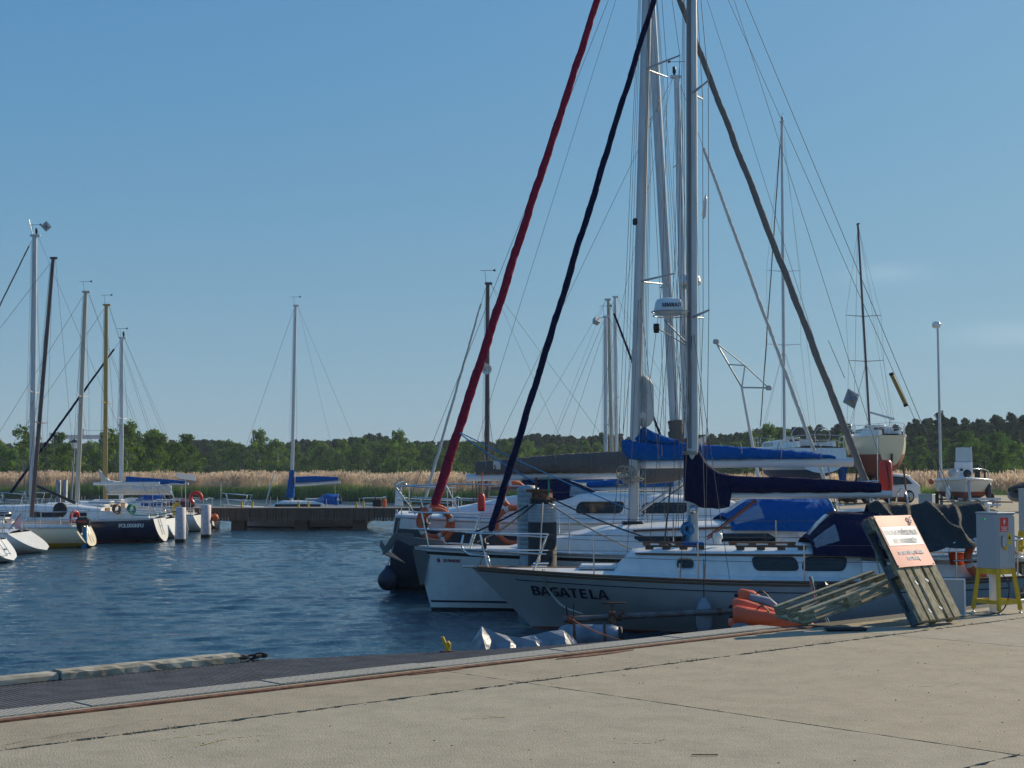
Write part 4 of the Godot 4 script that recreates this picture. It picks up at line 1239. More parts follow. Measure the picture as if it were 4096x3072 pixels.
func quay():
	var root = Node3D.new()
	root.name = "quay"
	add_child(root)
	tag(root, "broad concrete quay apron of large cast slabs with open joints", "quay", "", "structure")
	var nz = noise(0.35, 301, 3)
	var base = Sh.new()
	var top = []
	var wall = []
	for i in 180:
		var s = -6.0 + i * 0.27
		var e = edge_line(s)
		top.append([Q(s, e, -0.035), Q(s, 14.0, -0.035)])
		wall.append([Q(s, e, -0.035), Q(s, e, -1.6)])
	base.grid(top, false, false)
	base.grid(wall, false, false)
	part(root, "bedding", base, M.joint)
	# slabs: rows by distance from the rail, joints every 4.97 m
	var rowsn = [[0.03, 0.925], [0.970, 4.99], [5.01, 9.0], [9.02, 13.0]]
	for r in rowsn.size():
		for k in range(-2, 8):
			var s0: float = 3.71 + 4.97 * k + 0.010
			var s1: float = s0 + 4.97 - 0.020
			if r == 0: s0 = 3.71 + 9.94 * k * 0.5 + 0.006
			if s1 < -6.0: continue
			var c = [Vector2(s0, rowsn[r][0]), Vector2(s1, rowsn[r][0]), Vector2(s1, rowsn[r][1]), Vector2(s0, rowsn[r][1])]
			var amp: Array = [0.004, 0.012, 0.035, 0.012] if r == 0 else [0.04, 0.010, 0.014, 0.010]
			var o = []
			for j in 4: o += rough_edge(c[j], c[(j + 1) % 4], amp[j], nz)
			var s = Sh.new()
			prism(s, o, -0.04, 0.0)
			part(root, "slab", s, M["concrete%d" % [1, 0, 2, 0, 1][(k + r * 2 + 10) % 5]])
	# grit, crumbs and weeds lying in the long joint
	var cr = Sh.new()
	rng.seed = 5
	for i in 420:
		var s = rng.randf_range(-4.0, 15.0)
		var n = 0.952 + rng.randf_range(-0.035, 0.035)
		if rng.randf() < 0.25: n += rng.randf_range(-0.06, 0.1)
		var q = rng.randf_range(0.003, 0.010) * (1.5 if rng.randf() < 0.1 else 1.0)
		cr.cbox(Q(s, n, q * 0.2 - 0.006), V(q * 1.8, q * 0.9, q * 1.4), 0.0, Basis.from_euler(V(rng.randf() * 0.6, rng.randf() * 6.0, rng.randf() * 0.6)))
	var g = part(root, "joint_grit", cr, M.concrete1)
	g.set_meta("kind", "stuff")
	# grit strewn over the apron, a few twigs
	var gr = Sh.new()
	for i in 320:
		var s = rng.randf_range(-4.5, 14.0)
		var n = rng.randf_range(0.0, 6.0)
		var q = rng.randf_range(0.0015, 0.006)
		gr.box(Q(s, n, q * 0.3), V(q * 1.6, q, q * 1.2), Basis(Vector3.UP, rng.randf() * 6.0))
	part(root, "loose_grit", gr, M.joint).set_meta("kind", "stuff")
	var tuft = Sh.new()
	for i in 170:
		var s: float = [6.7, 7.4, 5.6, 8.3, 3.9, 0.6, 10.2][i % 7] + rng.randf_range(-0.25, 0.25)
		var p = Q(s, 0.952 + rng.randf_range(-0.02, 0.02), -0.01)
		var lean = V(rng.randf_range(-0.03, 0.03), rng.randf_range(0.012, 0.04), rng.randf_range(-0.03, 0.03))
		tuft.sm(false)
		tuft.tri(p, p + V(0.006, 0, 0.004), p + lean)
	mat("weed_green", [0.08, 0.10, 0.03], 0.9)
	part(root, "weeds", tuft, M.weed_green).set_meta("kind", "stuff")
	# faint yellow survey chalk
	var ch = mat("chalk", [0.42, 0.38, 0.16], 0.95)
	ch.cull_mode = BaseMaterial3D.CULL_DISABLED
	var marks = [[[0.35, 1.25], [0.75, 1.3], [0.95, 1.22]], [[0.45, 1.62], [0.75, 1.5], [0.95, 1.55]], [[-1.5, 0.6], [-1.1, 0.62], [-1.2, 0.75], [-0.75, 0.68], [-0.8, 0.55]], [[2.2, 1.9], [2.5, 2.05], [2.45, 1.95]], [[5.6, 3.0], [5.9, 3.25], [6.2, 3.2]], [[2.3, 3.2], [2.5, 3.35], [2.65, 3.3]], [[7.2, 1.55], [7.5, 1.6]]]
	for mk in marks:
		var s = Sh.new()
		for i in mk.size() - 1:
			var a = Vector2(mk[i][0], mk[i][1])
			var b = Vector2(mk[i + 1][0], mk[i + 1][1])
			var w = (b - a).normalized().orthogonal() * 0.007
			var n = 14
			for k in n:
				if rng.randf() < 0.45: continue
				var p = a.lerp(b, float(k) / n)
				var q = a.lerp(b, (k + 0.9) / n)
				s.sm(false)
				s.quad(Q(p.x - w.x, p.y - w.y, 0.004), Q(q.x - w.x, q.y - w.y, 0.004), Q(q.x + w.x, q.y + w.y, 0.004), Q(p.x + w.x, p.y + w.y, 0.004))
		part(root, "chalk_mark", s, ch)
	# rusty edge rail, pale sill, chequered plates
	var rl = Sh.new()
	var a = []
	for i in 90:
		var s = -5.5 + i * 0.16
		var j = nz.get_noise_1d(s * 30.0) * 0.012
		a.append([Q(s, -0.055 + j, 0.0), Q(s, -0.052 + j, 0.014), Q(s, 0.012 + j, 0.012), Q(s, 0.018 + j, -0.02)])
	rl.grid(a, false, false)
	part(root, "edge_rail", rl, M.rust)
	var fl = Sh.new()
	for e in [[5.35, 0.10, 0.9, 0.10], [3.6, 0.04, 0.5, 0.05], [-2.0, 0.03, 0.9, 0.04]]:
		var o = []
		for k in 11:
			var t = TAU * k / 11.0
			var r = 1.0 + 0.35 * nz.get_noise_2d(k * 40.0, e[0] * 9.0)
			o.append(Vector2(e[0] + e[2] * 0.5 * cos(t) * r, e[1] + e[3] * 0.5 * sin(t) * r))
		prism(fl, o, -0.01, 0.007)
	part(root, "rust_scale", fl, M.rust)
	part(root, "sill", Sh.new().plate([Q(-5.5, -0.14, -0.01), Q(8.6, -0.14, -0.01), Q(8.6, -0.058, -0.01), Q(-5.5, -0.058, -0.01)], V(0, 0.016, 0)), M.concrete2)
	for k in 9:
		var s0 = -5.4 + 1.53 * k
		var s1 = s0 + 1.52
		var up = 0.002 + 0.004 * (k % 3)
		var ps = Sh.new().plate([Q(s0, -0.42, up), Q(s1, -0.42, up + 0.003), Q(s1, -0.145, up + 0.003), Q(s0, -0.145, up)], V(0, 0.004, 0))
		var q = s0 + 0.004
		while q < s1 - 0.03:
			ps.plate([Q(q, -0.415, up + 0.0045), Q(q + 0.026, -0.415, up + 0.0045), Q(q + 0.026, -0.15, up + 0.0045), Q(q, -0.15, up + 0.0045)], V(0, 0.006, 0))
			q += 0.034
		var p = part(root, "chequer_plate", ps, M.chequer)
		p.set_meta("label", "ribbed pale steel edge plate")
	# grey ribbed mat laid outside the plates
	var m = Sh.new()
	var mr = []
	for i in 66:
		var s = -5.4 + i * 0.205
		if s > 8.0: break
		mr.append([Q(s, minf(edge_line(s) + 0.02, -0.43), 0.002), Q(s, -0.425, 0.002)])
	m.grid(mr, false, false)
	var mt = thing("ribbed_mat", "dark grey ribbed plastic matting laid along the quay's edge", "matting")
	part(mt, "sheet", m, M.mat_grey)
	var rb = Sh.new()
	var s = -4.6
	while s < 6.4:
		var e = minf(edge_line(s) + 0.03, -0.45)
		var n = -0.44
		while n > e:
			var q = n - 0.075
			rb.sm(false)
			var hh = 0.0065
			rb.quad(Q(s - 0.012, n, 0.002), Q(s, n, hh), Q(s, maxf(q, e), hh), Q(s - 0.012, maxf(q, e), 0.002))
			rb.quad(Q(s, n, hh), Q(s + 0.012, n, 0.002), Q(s + 0.012, maxf(q, e), 0.002), Q(s, maxf(q, e), hh))
			n -= 0.09
		s += 0.045
	part(mt, "ribs", rb, M.mat_grey).set_meta("kind", "stuff")
	# fender timbers
	for e in [[-4.6, 1.18, 0.062, "shorter mossy square timber lying along the quay's water edge", 0.0], [1.20, 2.80, 0.072, "long weathered square timber lying along the quay's water edge", 0.02]]:
		var tb = Sh.new()
		var rows = []
		for i in 25:
			var q = lerpf(e[0], e[1], i / 24.0)
			var row = []
			for c in [[-0.09, 0.005], [-0.09, e[2] - 0.02], [-0.07, e[2]], [0.06, e[2]], [0.08, e[2] - 0.02], [0.08, 0.005]]:
				var w = 0.008 * nz.get_noise_2d(q * 30.0, c[0] * 300.0 + c[1] * 200.0)
				row.append(Q(q, -1.64 + c[0] + w + e[4], c[1] + w))
			rows.append(row)
		tb.grid(rows, true, false)
		tb.fan(rows[0]); tb.fan(rows[-1])
		single("fender_timber", e[3], "timber", tb, M.timber, "timbers along the quay edge")
	var net = thing("rope_heap", "small heap of dark tangled rope at the end of the timber", "rope")
	for i in 9:
		part(net, "strand", Sh.new().torus(Q(2.84 + 0.055 * (i % 5), -1.62 + 0.04 * (i % 3), 0.02 + 0.004 * i), Basis.from_euler(V(1.4 + 0.2 * sin(i * 3.0), i * 0.8, 0)), 0.022 + 0.012 * (i % 3), 0.008, 10, 5), M.rope_brown if i % 3 == 0 else M.rope_dark)
	var cl = thing("yellow_cleat", "small yellow-painted mooring cleat on the mat's outer edge", "cleat", Q(4.55, -0.93, 0.0), 35.0)
	cl.scale = Vector3.ONE * 0.7
	part(cl, "foot", Sh.new().cbox(V(0, 0.012, 0), V(0.16, 0.02, 0.08), 0.005), M.rust)
	part(cl, "horn", Sh.new().tube([V(0.02, 0.02, 0), V(-0.03, 0.12, 0), V(-0.07, 0.20, 0)], 0.022, 7), M.yellow)
	part(cl, "horn", Sh.new().tube([V(0.03, 0.02, 0), V(0.04, 0.10, 0), V(0.01, 0.13, 0)], 0.022, 7), M.yellow)
	single("twig", "short brown dry twig lying on the bare concrete", "twig", Sh.new().tube([V(-0.07, 0.008, 0), V(0.0, 0.009, 0.005), V(0.08, 0.007, -0.004)], 0.0035, 5), M.teak, "", V(1.08, QUAY, -8.7))
	single("dropped_glove", "flat dark rag lying in the shade behind the pallets", "rag", Sh.new().cbox(V(0, 0.02, 0), V(0.42, 0.035, 0.12), 0.015, Basis(Vector3.UP, 0.1)), M.rubber, "", V(3.35, QUAY, -15.45))


func pallet(called, label, at: Vector3, b: Basis, top_down, painted) -> Node3D:
	# local: x across 0..0.8, y along 0..1.2, z = face; thickness goes to -z
	var t = thing(called, label, "pallet")
	t.transform = Transform3D(b, at)
	var k = 0
	for e in [[0.0, 0.145], [0.175, 0.10], [0.3275, 0.145], [0.525, 0.10], [0.655, 0.145]]:
		part(t, "deck_board", Sh.new().cbox(V(e[0] + e[1] / 2, 0.6, -0.011), V(e[1] - 0.004, 1.2, 0.022), 0.004), M["pallet%d" % (k % 3)])
		k += 1
	for y in [0.0725, 0.6, 1.1275]:
		part(t, "cross_board", Sh.new().cbox(V(0.4, y, -0.033), V(0.798, 0.145, 0.022), 0.003), M["pallet%d" % (k % 3)])
		for x in [0.0725, 0.4, 0.7275]:
			part(t, "block", Sh.new().cbox(V(x, y, -0.083), V(0.143 if x != 0.4 else 0.1, 0.14, 0.077), 0.004), M.pallet_paint if painted and x < 0.1 else M["pallet%d" % ((k + 1) % 3)])
		k += 1
	for x in [0.05, 0.4, 0.75]:
		part(t, "bottom_board", Sh.new().cbox(V(x, 0.6, -0.133), V(0.098, 1.2, 0.022), 0.004), M.pallet_paint if painted and x < 0.1 else M["pallet%d" % (k % 3)])
		k += 1
	return t


func pallets():
	var yaw = deg_to_rad(44.2)
	var al = deg_to_rad(29.3)
	var e = V(cos(yaw), 0, -sin(yaw))
	var away = V(-sin(yaw), 0, -cos(yaw))
	var up = away * sin(al) + V(0, cos(al), 0)
	var n = e.cross(up)
	var b = Basis(e, up, n)
	var at = V(4.17, QUAY + 0.075, -15.66)
	var p = pallet("pallet", "weathered wooden pallet tilted on edge, carrying the red and white sign", at, b, 0, true)
	for q in [[0.25, 0.42], [0.47, 0.44], [0.24, 0.10], [0.47, 0.12]]:
		part(p, "paper_scrap", Sh.new().cbox(V(q[0], q[1], 0.002), V(0.025, 0.05, 0.003), 0.0, Basis(Vector3.BACK, q[0] * 2.0)), M.white_paint)
	# a second pallet props it from behind
	var lo = V(3.02, QUAY + 0.012, -15.85)
	var along = (V(4.0, QUAY + 0.335, -16.05) - lo).normalized()
	var side = V(-0.19, 0.0, -0.98)
	side = (side - along * side.dot(along)).normalized()
	var bn = side.cross(along)
	pallet("pallet", "dark shaded wooden pallet sloping up behind the pallet with the sign", lo, Basis(side, along, bn), 0, false)
	# the sign
	var s = thing("fire_road_sign", "red and white fire-road sign board screwed to the tilted pallet", "sign")
	var wv = func(x, y): return 0.006 + 0.003 * sin(x * 5.0 + y * 3.0)
	s.transform = Transform3D(b, at + up * 0.60 + e * 0.035 + n * 0.006)
	var W = 0.73
	var Hh = 0.60
	for z in [["board", 0.0, 0.6, 0.0, W, 0.0, M.sign_red], ["white_field", 0.245, 0.465, 0.022, W - 0.022, 0.002, M.sign_white]]:
		var g = Sh.new()
		var rows = []
		for i in 13:
			var row = []
			for j in 9:
				var x = lerpf(z[3], z[4], i / 12.0)
				var y = lerpf(z[1], z[2], j / 8.0)
				row.append(V(x, y, wv.call(x, y) + 0.004 + z[5]))
			rows.append(row)
		g.grid(rows)
		part(s, z[0], g, z[6])
	for q in [["DROGA POŻAROWA", 0.368, 0.058, M.sign_text, 0.86], ["NIE ZASTAWIAĆ !", 0.270, 0.052, M.sign_text, 0.80], ["ODSTAW ŁÓDKĘ / WÓZEK", 0.140, 0.039, M.sign_white, 0.76], ["POD WIATĘ", 0.072, 0.039, M.sign_white, 0.85]]:
		lettering(s, "letters", q[0], q[2], q[3], Transform3D(Basis(), V(W / 2, q[1] + q[2] * 0.5, 0.0145)), true, false, 0.003, q[4])
	for q in [[0.02, 0.02], [W - 0.02, 0.02], [0.02, 0.58], [W - 0.02, 0.58]]:
		part(s, "screw", Sh.new().lathe([[0.0, 0.004], [0.007, 0.003], [0.009, 0.0], [0.0, 0.0]], 8, Transform3D(Basis(Vector3.RIGHT, PI / 2), V(q[0], q[1], 0.013))), M.galv)
	part(s, "crest", Sh.new().torus(V(W - 0.10, 0.55, 0.013), Basis(), 0.022, 0.004, 16, 5).torus(V(W - 0.065, 0.53, 0.013), Basis(), 0.018, 0.004, 16, 5).torus(V(W - 0.095, 0.505, 0.013), Basis(), 0.018, 0.004, 16, 5), M.sign_white)
	var wb = thing("notice_board", "white framed notice board standing behind the tilted pallet", "notice board", V(4.86, QUAY, -17.05), -8.0)
	part(wb, "board", Sh.new().cbox(V(0, 0.20, 0), V(0.30, 0.40, 0.018), 0.004), M.cabinet)
	for q in [[0, 0.405, 0.32, 0.02], [0, -0.005 + 0.012, 0.32, 0.02]]:
		part(wb, "frame", Sh.new().cbox(V(q[0], q[1], 0.004), V(q[2], q[3], 0.03), 0.003), M.white_paint)
	for x in [-0.155, 0.155]:
		part(wb, "frame", Sh.new().cbox(V(x, 0.20, 0.005), V(0.018, 0.42, 0.032), 0.003), M.white_paint)
	for k in 4:
		part(wb, "print_line", Sh.new().cbox(V(0.03, 0.30 - 0.022 * k, 0.0105), V(0.11, 0.006, 0.002), 0.0), M.sign_text)


func cabinet(label, at: Vector3, turn, detail: bool, hgt := 0.62, stand := 0.5):
	var t = thing("power_cabinet", label, "electrical cabinet", at, turn, "power cabinets along the water's edge")
	var w = 0.28
	var dp = 0.32
	var body = part(t, "housing", Sh.new().cbox(V(0, stand + hgt / 2, 0), V(w, hgt, dp), 0.008), M.cabinet)
	part(body, "lid", Sh.new().cbox(V(0, stand + hgt + 0.008, 0), V(w + 0.015, 0.018, dp + 0.015), 0.005), M.cabinet)
	var lm = part(t, "indicator_lamp", Sh.new().lathe([[0, 0.006], [0.006, 0.005], [0.009, 0.0], [0, 0]], 10, Transform3D(Basis(Vector3.BACK, PI / 2), V(-w / 2, stand + hgt - 0.06, -0.02))), M.led)
	part(lm, "bezel", Sh.new().torus(V(-w / 2 - 0.001, stand + hgt - 0.06, -0.02), Basis(Vector3.UP, PI / 2), 0.012, 0.003, 14, 5), M.black)
	for e in [[-1, -1], [1, -1], [-1, 1], [1, 1]]:
		var b0 = V(e[0] * (w / 2 + 0.03), 0.04, e[1] * (dp / 2 + 0.03))
		var b1 = V(e[0] * (w / 2 - 0.02), stand, e[1] * (dp / 2 - 0.02))
		var leg = part(t, "leg", Sh.new().tube([b0, b1], 0.034, 4), M.yellow)
		part(leg, "foot", Sh.new().lathe([[0.0, 0.0], [0.024, 0.0], [0.02, 0.008], [0.007, 0.012], [0.007, 0.05], [0, 0.05]], 10, Transform3D(Basis(), b0 - V(0, 0.04, 0))), M.galv)
	for z in [-1, 1]:
		part(t, "rail", Sh.new().cbox(V(0, stand - 0.03, z * (dp / 2 - 0.02)), V(w - 0.02, 0.06, 0.02), 0.003), M.yellow)
		part(t, "rail", Sh.new().cbox(V(0, 0.13, z * (dp / 2 + 0.02)), V(w + 0.02, 0.045, 0.02), 0.003), M.yellow)
	for x in [-1, 1]:
		part(t, "rail", Sh.new().cbox(V(x * (w / 2 - 0.02), stand - 0.03, 0), V(0.02, 0.06, dp - 0.06), 0.003), M.yellow)
		part(t, "rail", Sh.new().cbox(V(x * (w / 2 + 0.02), 0.13, 0), V(0.02, 0.045, dp + 0.0), 0.003), M.yellow)
	part(t, "cable_duct", Sh.new().cbox(V(-0.05, stand / 2, 0.0), V(0.09, stand - 0.01, 0.05), 0.006), M.white_paint)
	if detail:
		# door on the sunny side (local +z)
		var z0 = dp / 2
		part(t, "door", Sh.new().cbox(V(0.0, stand + hgt / 2, z0 + 0.004), V(w - 0.03, hgt - 0.04, 0.012), 0.004), M.cabinet)
		for x in [0.03, 0.065, 0.10]:
			part(t, "door_rib", Sh.new().cbox(V(x, stand + 0.19, z0 + 0.011), V(0.006, 0.26, 0.004), 0.001), M.cabinet)
		var hd = part(t, "handle", Sh.new().cbox(V(-0.075, stand + 0.31, z0 + 0.025), V(0.035, 0.13, 0.03), 0.01), M.galv)
		part(hd, "padlock", Sh.new().cbox(V(-0.045, stand + 0.245, z0 + 0.03), V(0.05, 0.04, 0.02), 0.006, Basis(Vector3.BACK, -0.5)), M.yellow)
		var rdl = part(t, "danger_label", Sh.new().cbox(V(-0.045, stand + 0.50, z0 + 0.011), V(0.13, 0.16, 0.003), 0.0), M.label_red)
		part(rdl, "bolt_symbol", Sh.new().plate([V(-0.040, stand + 0.57, z0 + 0.014), V(-0.065, stand + 0.525, z0 + 0.014), V(-0.05, stand + 0.527, z0 + 0.014), V(-0.055, stand + 0.49, z0 + 0.014), V(-0.027, stand + 0.54, z0 + 0.014), V(-0.043, stand + 0.538, z0 + 0.014)], V(0, 0, 0.002)), M.white_paint)
		for k in 3:
			part(rdl, "print_line", Sh.new().cbox(V(-0.045, stand + 0.472 - 0.018 * k, z0 + 0.0135), V(0.10 - 0.02 * (k % 2), 0.006, 0.002), 0.0), M.white_paint)
		part(t, "yellow_label", Sh.new().cbox(V(0.035, stand + 0.36, z0 + 0.0115), V(0.06, 0.075, 0.003), 0.0), M.label_yellow)
		part(t, "yellow_label", Sh.new().cbox(V(0.035, stand + 0.295, z0 + 0.0115), V(0.06, 0.04, 0.003), 0.0), M.label_yellow)
		part(t, "warning_triangle", Sh.new().plate([V(0.012, stand + 0.335, z0 + 0.0135), V(0.058, stand + 0.335, z0 + 0.0135), V(0.035, stand + 0.385, z0 + 0.0135)], V(0, 0, 0.001)), M.black)
		part(t, "vent_lamp", Sh.new().tube([V(0.0, stand + hgt + 0.01, -0.1), V(0.0, stand + hgt + 0.09, -0.1)], 0.015, 8).cbox(V(0, stand + hgt + 0.105, -0.1), V(0.10, 0.04, 0.06), 0.015), M.white_paint)
		part(t, "cable", Sh.new().tube(curve([V(0.0, stand - 0.02, 0.05), V(0.03, 0.3, 0.16), V(-0.06, 0.06, 0.16), V(-0.35, 0.008, 0.2), V(-0.9, 0.008, 0.15)], 6), 0.008, 5), M.black)
		part(t, "cable", Sh.new().tube(curve([V(0.16, stand + 0.5, -0.05), V(0.25, stand + 0.35, -0.05), V(0.19, stand + 0.18, -0.05), V(0.16, stand + 0.0, -0.05)], 6), 0.008, 5), M.rope)
	return t


func mooring_boom():
	var t = thing("mooring_boom", "long steel mooring boom pipe beside the grey sloop, carried on a float", "mooring boom", Vector3.ZERO)
	var a = V(0.72, 0.33, -21.5)
	var b = V(9.15, 0.66, -22.6)
	part(t, "pipe", Sh.new().tube([a, a.lerp(b, 0.5), b], 0.045, 10), M.rusty_pipe)
	for k in [0.09, 0.26, 0.55]:
		part(t, "pipe_collar", Sh.new().tube([a.lerp(b, k), a.lerp(b, k + 0.006)], 0.056, 10), M.rust)
	var f = Sh.new()
	f.lathe([[0, -0.46], [0.06, -0.46], [0.13, -0.41], [0.16, -0.32], [0.16, 0.3], [0.145, 0.36], [0.10, 0.42], [0, 0.44]], 18, Transform3D(Basis(Vector3.BACK, PI / 2), V(1.06, 0.12, -21.35)))
	part(t, "float", f, M.grey_plastic)
	for x in [0.86, 1.28]:
		part(t, "strap", Sh.new().torus(V(x, 0.12, -21.35), Basis(Vector3.UP, PI / 2), 0.165, 0.018, 20, 5), M.rust)
	part(t, "end_collar", Sh.new().torus(V(1.50, 0.10, -21.35), Basis(Vector3.UP, PI / 2), 0.13, 0.03, 18, 6), M.rubber)
	part(t, "clamp", Sh.new().cbox(V(1.40, 0.36, -21.5), V(0.10, 0.16, 0.12), 0.01).cbox(V(1.40, 0.49, -21.5), V(0.04, 0.12, 0.04), 0.005).cbox(V(1.42, 0.56, -21.5), V(0.36, 0.025, 0.05), 0.006).cbox(V(1.55, 0.44, -21.5), V(0.04, 0.08, 0.05), 0.006), M.rust)
	part(t, "mooring_eye", Sh.new().tube([V(0.78, 0.35, -21.5), V(0.76, 0.52, -21.5)], 0.012, 6).tube([V(0.86, 0.35, -21.5), V(0.86, 0.56, -21.5)], 0.006, 5), M.black)
	for i in 3:
		part(t, "orange_lashing", Sh.new().torus(V(0.78 + 0.03 * i, 0.33, -21.5), Basis(Vector3.UP, PI / 2 + 0.3), 0.055, 0.010, 14, 5), M.rope_orange)
	single("orange_line", "thin orange line stretched from the float to the quay's edge", "rope", Sh.new().tube(sag(V(0.80, 0.36, -21.45), Q(6.35, -0.45, 0.0), 0.03), 0.008, 5), M.rope_orange)
	var t2 = thing("mooring_boom", "second mooring boom pipe running out behind the yellow cabinet stand", "mooring boom", Vector3.ZERO)
	part(t2, "pipe", Sh.new().tube([V(4.8, 0.42, -19.6), V(11.5, 0.75, -25.8)], 0.05, 10), M.galv)
	part(t2, "float", Sh.new().lathe([[0, -0.45], [0.10, -0.42], [0.15, -0.3], [0.15, 0.3], [0.10, 0.42], [0, 0.45]], 16, Transform3D(Basis(Vector3.BACK, PI / 2), V(5.1, 0.12, -19.7))), M.grey_plastic)


func dinghies():
	# inflatable tender with an orange inflated chute folded on top
	var t = thing("inflatable_dinghy", "grey inflatable dinghy lettered PERFORMANCE moored under the pallets", "dinghy", V(2.75, 0.32, -18.4), 4.0)
	for z in [-0.5, 0.5]:
		part(t, "tube", Sh.new().tube(curve([V(0.0, 0.12, z * 0.25), V(0.15, 0.06, z * 0.75), V(0.5, 0.0, z), V(1.4, -0.02, z), V(2.5, 0.0, z)], 5), [0.14, 0.15, 0.16, 0.17, 0.18, 0.18, 0.18, 0.18, 0.18, 0.18, 0.18, 0.18, 0.18, 0.18, 0.18, 0.18, 0.18, 0.18, 0.17, 0.15, 0.06], 14), M.grey_plastic)
	part(t, "floor", Sh.new().cbox(V(1.3, -0.12, 0), V(2.2, 0.03, 0.8), 0.01), M.black)
	part(t, "outboard_arm", Sh.new().tube(curve([V(1.05, 0.25, 0.0), V(0.9, 0.6, 0.0), V(0.84, 0.82, 0.0)], 4), 0.026, 8), M.steel)
	part(t, "outboard_head", Sh.new().cbox(V(0.98, 0.66, 0.0), V(0.14, 0.2, 0.12), 0.04), M.black)
	lettering(t, "letters", "PERFORMANCE", 0.036, M.white_paint, Transform3D(Basis(), V(0.72, 0.09, 0.672)))
	var o = thing("inflatable_chute", "bright orange inflated cushion of three tapering tubes on the dinghy", "inflatable", V(2.72, 0.50, -18.9), -6.0)
	for e in [[0.02, 0.16, 0.20, 0.115, 0.86], [0.02, 0.24, 0.0, 0.105, 0.80], [0.10, 0.34, -0.24, 0.105, 0.74]]:
		part(o, "air_tube", Sh.new().tube([V(e[0] - 0.03, e[1] + 0.0, e[2]), V(e[0], e[1], e[2]), V(e[0] + 0.12, e[1] - 0.02, e[2]), V(e[4] * 0.55, e[1] * 0.62, e[2] * 0.9), V(e[4], 0.04, e[2] * 0.8), V(e[4] + 0.1, 0.0, e[2] * 0.8)], [e[3] * 0.75, e[3], e[3] * 1.02, e[3] * 0.85, e[3] * 0.6, e[3] * 0.45], 14), M.orange)
	part(o, "base_cushion", Sh.new().cbox(V(0.36, 0.05, 0.02), V(0.84, 0.18, 0.5), 0.07), M.orange)
	part(o, "grey_insert", Sh.new().tube([V(0.2, 0.34, -0.12), V(0.42, 0.28, -0.11), V(0.6, 0.15, -0.10)], [0.05, 0.075, 0.05], 12), M.grey_plastic)
	for e in [[0.30, 0.42, -0.22], [0.28, 0.27, 0.22]]:
		part(o, "grab_strap", Sh.new().tube(curve([V(e[0], e[1] - 0.04, e[2]), V(e[0] + 0.06, e[1], e[2]), V(e[0] + 0.16, e[1] - 0.09, e[2])], 4), 0.008, 5), M.black)
	for y in [0.14, 0.24, 0.36]:
		part(o, "valve", Sh.new().lathe([[0, -0.02], [0.022, -0.02], [0.025, 0.02], [0, 0.025]], 8, Transform3D(Basis(Vector3.BACK, PI / 2), V(-0.035 + (0.08 if y > 0.3 else 0.0), y, 0.2 if y < 0.2 else 0.0 if y < 0.3 else -0.24))), M.black)
	# covered boat just off the mat: stiff cloth with sharp creases over two high points
	var c = Sh.new()
	var top = [V(-0.04, 0.10, 0), V(0.10, 0.30, 0.02), V(0.22, 0.475, 0), V(0.36, 0.41, 0.03), V(0.50, 0.365, -0.02), V(0.64, 0.35, 0.03), V(0.80, 0.375, 0.0), V(0.96, 0.415, 0.03), V(1.12, 0.425, 0), V(1.24, 0.33, 0.02), V(1.38, 0.10, 0)]
	for z in [-1.0, 1.0]:
		var rows = [[], [], [], []]
		for i in top.size():
			var p: Vector3 = top[i]
			var q = -0.045 if i % 2 else 0.035
			rows[0].append(p)
			rows[1].append(V(p.x + 0.02 * sin(i * 2.0), p.y * 0.80 + q * 0.7, z * (0.16 + q)))
			rows[2].append(V(p.x * 1.01 + 0.03 * sin(i * 1.3), p.y * 0.45 + q, z * (0.34 + q * 1.5)))
			rows[3].append(V(p.x * 1.02, 0.0 + 0.03 * (i % 3), z * (0.50 + q)))
		c.grid(rows, false, false)
	var cov = thing("covered_dinghy", "small dinghy under a shiny pale grey tarpaulin beside the mat", "dinghy", V(-0.55, 0.225, -16.9), 6.0)
	part(cov, "tarpaulin", c, M.pvc)
	part(cov, "hull", Sh.new().cbox(V(0.67, -0.05, 0), V(1.3, 0.22, 0.95), 0.08), M.grey_plastic)


